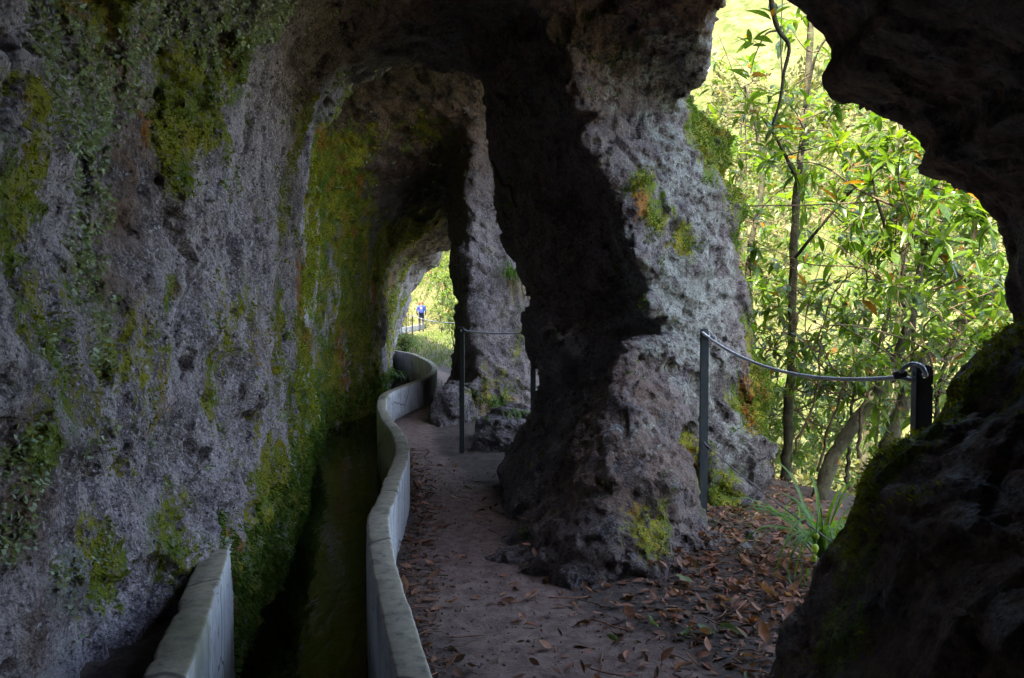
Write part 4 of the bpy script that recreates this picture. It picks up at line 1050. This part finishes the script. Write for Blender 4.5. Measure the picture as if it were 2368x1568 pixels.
wet = left & (RV[:, 2] < .28+mn*.3) & (RV[:, 1] < 7.4) & (RV[:, 1] > 2.72)
tag(link('moss', moss_mesh('moss', inview & left & ~wet & (mval > .50) & (mrand < dens), 4, .0075, .32, 1), M['mossy'], None, False), 'yellow-green moss cushions on the tunnel wall', 'moss', kind='stuff')
tag(link('moss', moss_mesh('moss', inview & (wet & (mn > -.35) | (left & (RV[:, 2] < .25) & (RV[:, 1] > 7.4) & (mn > -.3))), 4, .015, .16, 2, 1.0), M['darkmoss'], None, False), 'dark wet moss hanging along the water channel', 'moss', kind='stuff')
tag(link('moss', moss_mesh('moss', inview & (RV[:, 0] > -.85) & (RV[:, 1] > 2.6) & (mval > .48), 5, .0075, .3, 3), M['darkmoss'], None, False), 'green moss on the edges of the rock pillars', 'moss', kind='stuff')
slab = used & (RV[:, 1] < 2.3) & (RV[:, 1] > .8) & (RV[:, 0] > .4) & (RV[:, 2] < 1.35)
tag(link('moss', moss_mesh('moss', slab & (mval > .55), 7, .007, .25, 5, .1, .012), M['mossy'], None, False), 'ragged moss rim along the dark slab edge', 'moss', kind='stuff')
LEAFY = [(-1.1,2.0,1.75,.14),(-1.12,2.05,1.9,.14),(-1.05,2.5,2.15,.15),(-.85,3.0,2.35,.15),(-1.15,2.2,1.15,.1),(-1.13,2.41,1.99,.12),(-1.14,2.24,1.78,.12),(-1.14,2.18,1.61,.11),(-1.16,2.12,1.54,.10),(-1.15,2.17,1.43,.11),(-1.14,2.36,1.88,.12),(-.95,2.79,2.17,.14),(-1.0,2.61,2.09,.14),(-1.18,2.18,1.29,.09),(-1.1,1.76,.8,.08),(-1.1,1.72,.66,.08),(-.9,2.9,2.25,.14),(-1.15,2.2,1.7,.12)]
lf = np.zeros(len(RV))
for x, y, z, r in LEAFY: lf = np.maximum(lf, np.exp(-((RV-np.array([x, y, z]))**2).sum(1)/(r*r)))
tag(link('lichen', moss_mesh('lichen', inview & left & (lf*1.15+mn*.9 > .42), 4, .0100, .45, 6, .35), M['lichen'], None, False), 'pale grey-green leafy lichen on the upper left wall', 'lichen', kind='stuff')

# ------------------------------------------------------------------ leaf litter
def free_ground(x, y):
    z = gz_fast(x, y)
    h = BVH.ray_cast(Vector((x, y, .9)), Vector((0, 0, -1)), 1.2)
    if h[0] is not None and h[0].z > z-.01: return h[0].z if h[0].z < .10 else None
    return z
DLV = []
for k, (w, c, fo, wv) in enumerate([(.42, .30, .5, .03), (.34, -.25, .8, .05), (.5, .15, .2, .04), (.38, .5, 1.0, .02), (.55, -.4, .4, .06)]):
    v, f = leaf_arrays(1, w, fo, c, 5, wv); DLV.append((v, f))
DLV3 = [leaf_arrays(1, w, fo, c, 3, wv) for w, c, fo, wv in [(.42, .30, .5, .03), (.34, -.25, .8, .05), (.5, .15, .2, .04), (.38, .5, 1.0, .02), (.55, -.4, .4, .06)]]
DLM = {}
for mk in ('dead', 'deado', 'deadg'):
    DLM[mk] = []
    for v, f in DLV:
        me = np_mesh('fallen_leaf', v, f); me.materials.append(M[mk]); me.shade_smooth(); DLM[mk].append(me)
rng = np.random.default_rng(17); cnt = 0; tries = 0
spots = []
while cnt < 300 and tries < 9000:
    tries += 1
    if rng.random() < .10: y = rng.uniform(1.9, 6.5); x = wall_x(y)+.08+abs(rng.normal(0, .28)); zone = 'path'
    else: y = rng.uniform(1.95, 4.8); x = rng.normal(1.0, .38)+.1*(4-y)*.2; zone = 'bank'
    if zone == 'bank' and (x < .30 or x > 2.1): continue
    if zone == 'path' and x > .35: zone = 'bank'
    z = free_ground(x, y)
    if z is None: continue
    u = rng.random(); mk = 'deado' if u < .13 else ('deadg' if u < .20 else 'dead')
    o = bpy.data.objects.new('fallen_leaf', DLM[mk][rng.integers(0, 5)]); COL.objects.link(o)
    o.location = (x, y, z+.008+rng.random()*.015); o.rotation_euler = (rng.normal(0, .4), rng.normal(0, .35), rng.uniform(0, 6.28)); s_ = rng.uniform(.03, .085); o.scale = (s_,)*3
    look = {'dead': 'dry pinkish brown fallen leaf', 'deado': 'orange fallen leaf', 'deadg': 'green fallen leaf'}[mk]
    where = ' lying on the trodden path' if zone == 'path' else ' in the litter below the cable fence'
    tag(o, look+where, 'leaf', look+where, 'thing'); cnt += 1
def litter():
    rng = np.random.default_rng(23); A = Acc(); n = 0
    while n < 9000:
        y = rng.uniform(1.8, 6.5)
        x = rng.normal(1.05, .42) if rng.random() < .90 else wall_x(y)+.06+abs(rng.normal(0, .10))
        if x > 2.3: continue
        z = free_ground(x, y)
        if z is None: continue
        n += 1; u = rng.random(); a = rng.uniform(0, 6.28)
        m3 = np.array(Euler((rng.normal(0, .35), rng.normal(0, .3), a)).to_matrix())
        if u < .62:
            v, f = DLV3[rng.integers(0, 5)]; A.add((v*rng.uniform(.012, .065)) @ m3.T+np.array([x, y, z+.006]), f)
        elif u < .74:
            L = rng.uniform(.03, .16); pts = [Vector((math.cos(a)*t*L+rng.normal(0, .004), math.sin(a)*t*L+rng.normal(0, .004), rng.uniform(0, .012)))+Vector((x, y, z+.005)) for t in (0, .33, .66, 1)]
            V, Fq = tube_arrays(pts, rng.uniform(.0012, .003), 4); A.add(V, Fq)
        else:
            V, Fq = bead((rng.uniform(.002, .006),)*3, 5, 3); V = V*rng.uniform(.7, 1.2, 3); A.add(V+np.array([x, y, z+.002]), Fq)
    return A.mesh('leaf_litter')
def grit():
    rng = np.random.default_rng(77); A = Acc()
    for k in range(1500):
        y = rng.uniform(1.9, 6.5); x = wall_x(y)+.05+abs(rng.normal(0, .4)); z = free_ground(x, y)
        if z is None: continue
        V, Fq = bead((rng.uniform(.002, .006)*(1+(rng.random() < .03)),)*3, 5, 3); V = V*rng.uniform(.6, 1.3, 3); A.add(V+np.array([x, y, z]), Fq, (.6+.4*rng.random(), 0, 0))
    return A.mesh('gravel')
tag(link('gravel', grit(), M['dirt'], None, False), 'loose grit on the trodden path', 'gravel', kind='stuff')
tag(link('leaf_litter', litter(), M['litter'], None, False), 'crumbled leaves, twigs and grit covering the earth', 'leaf litter', kind='stuff')

# ------------------------------------------------------------------ the walker
def walker(loc, h=1.66, rz=0):
    root = tag(empty('person', loc), 'person walking away with a blue backpack and dark trousers on the far path', 'person'); root.rotation_euler.z = rz; root.scale = (h/1.7,)*3
    J = dict(pel=(0,0,.95), spine=(0,.01,1.15), chest=(0,.02,1.34), neck=(0,.02,1.47), head=(0,.03,1.56), crown=(0,.03,1.67),
        hl=(-.09,0,.90), kl=(-.10,.10,.50), al=(-.10,.02,.08), fl=(-.10,.16,.03), hr=(.09,0,.90), kr=(.10,-.02,.50), ar=(.10,-.20,.12), fr=(.10,-.10,.03),
        sl=(-.18,.02,1.38), el=(-.25,-.05,1.12), wl=(-.22,.12,.95), pl=(-.21,.17,.90), sr=(.18,.02,1.38), er=(.25,.0,1.12), wr=(.23,.15,.96), pr=(.22,.2,.92))
    Rr = dict(pel=.14, spine=.125, chest=.145, neck=.06, head=.095, crown=.07, hl=.09, kl=.06, al=.045, fl=.035, hr=.09, kr=.06, ar=.045, fr=.035, sl=.065, el=.045, wl=.032, pl=.03, sr=.065, er=.045, wr=.032, pr=.03)
    E = [('pel','spine'),('spine','chest'),('chest','neck'),('neck','head'),('head','crown'),('pel','hl'),('hl','kl'),('kl','al'),('al','fl'),('pel','hr'),('hr','kr'),('kr','ar'),('ar','fr'),
         ('chest','sl'),('sl','el'),('el','wl'),('wl','pl'),('chest','sr'),('sr','er'),('er','wr'),('wr','pr')]
    names = list(J); me = bpy.data.meshes.new('body'); me.from_pydata([J[n_] for n_ in names], [(names.index(a), names.index(b)) for a, b in E], [])
    o = bpy.data.objects.new('body', me); COL.objects.link(o); o.parent = root
    sk = o.modifiers.new('skin', 'SKIN')
    for k, n_ in enumerate(names): me.skin_vertices[0].data[k].radius = (Rr[n_],)*2; me.skin_vertices[0].data[k].use_root = (k == 0)
    sb = o.modifiers.new('sub', 'SUBSURF'); sb.levels = sb.render_levels = 2
    dg = bpy.context.evaluated_depsgraph_get(); me2 = bpy.data.meshes.new_from_object(o.evaluated_get(dg)); o.modifiers.clear(); o.data = me2
    me2.materials.clear()
    for mk in ('jeans', 'cloth', 'skin'): me2.materials.append(M[mk])
    for p in me2.polygons:
        z = p.center.z; x = abs(p.center.x); p.material_index = 0 if (z < .95 and x < .19) else (2 if (z > 1.47 or (x > .18 and z < .97)) else 1)
    me2.shade_smooth()
    def blob(name, c, r, mat, par, p=2.0):
        V, Fq = bead((1, 1, 1), 14, 10); V = np.sign(V)*np.abs(V)**(2/p)*np.array(r)+np.array(c); V += fbm(V, .08, 2, 9)[:, None]*.008
        return link(name, np_mesh(name, V, Fq), M[mat], par)
    bp = blob('backpack', (0, -.17, 1.22), (.16, .11, .24), 'cloth', root, 3.2)
    blob('pocket', (0, -.27, 1.12), (.12, .035, .10), 'cloth', bp, 3.2)
    blob('logo', (0, -.272, 1.30), (.05, .012, .018), 'white', bp, 3.5)
    blob('hair', (0, .0, 1.585), (.105, .12, .12), 'hair', root); blob('hair', (0, -.06, 1.47), (.09, .06, .13), 'hair', root)
    return root
walker((at(974, 764, 42).x, 42, 0.0), 1.66, R(6))
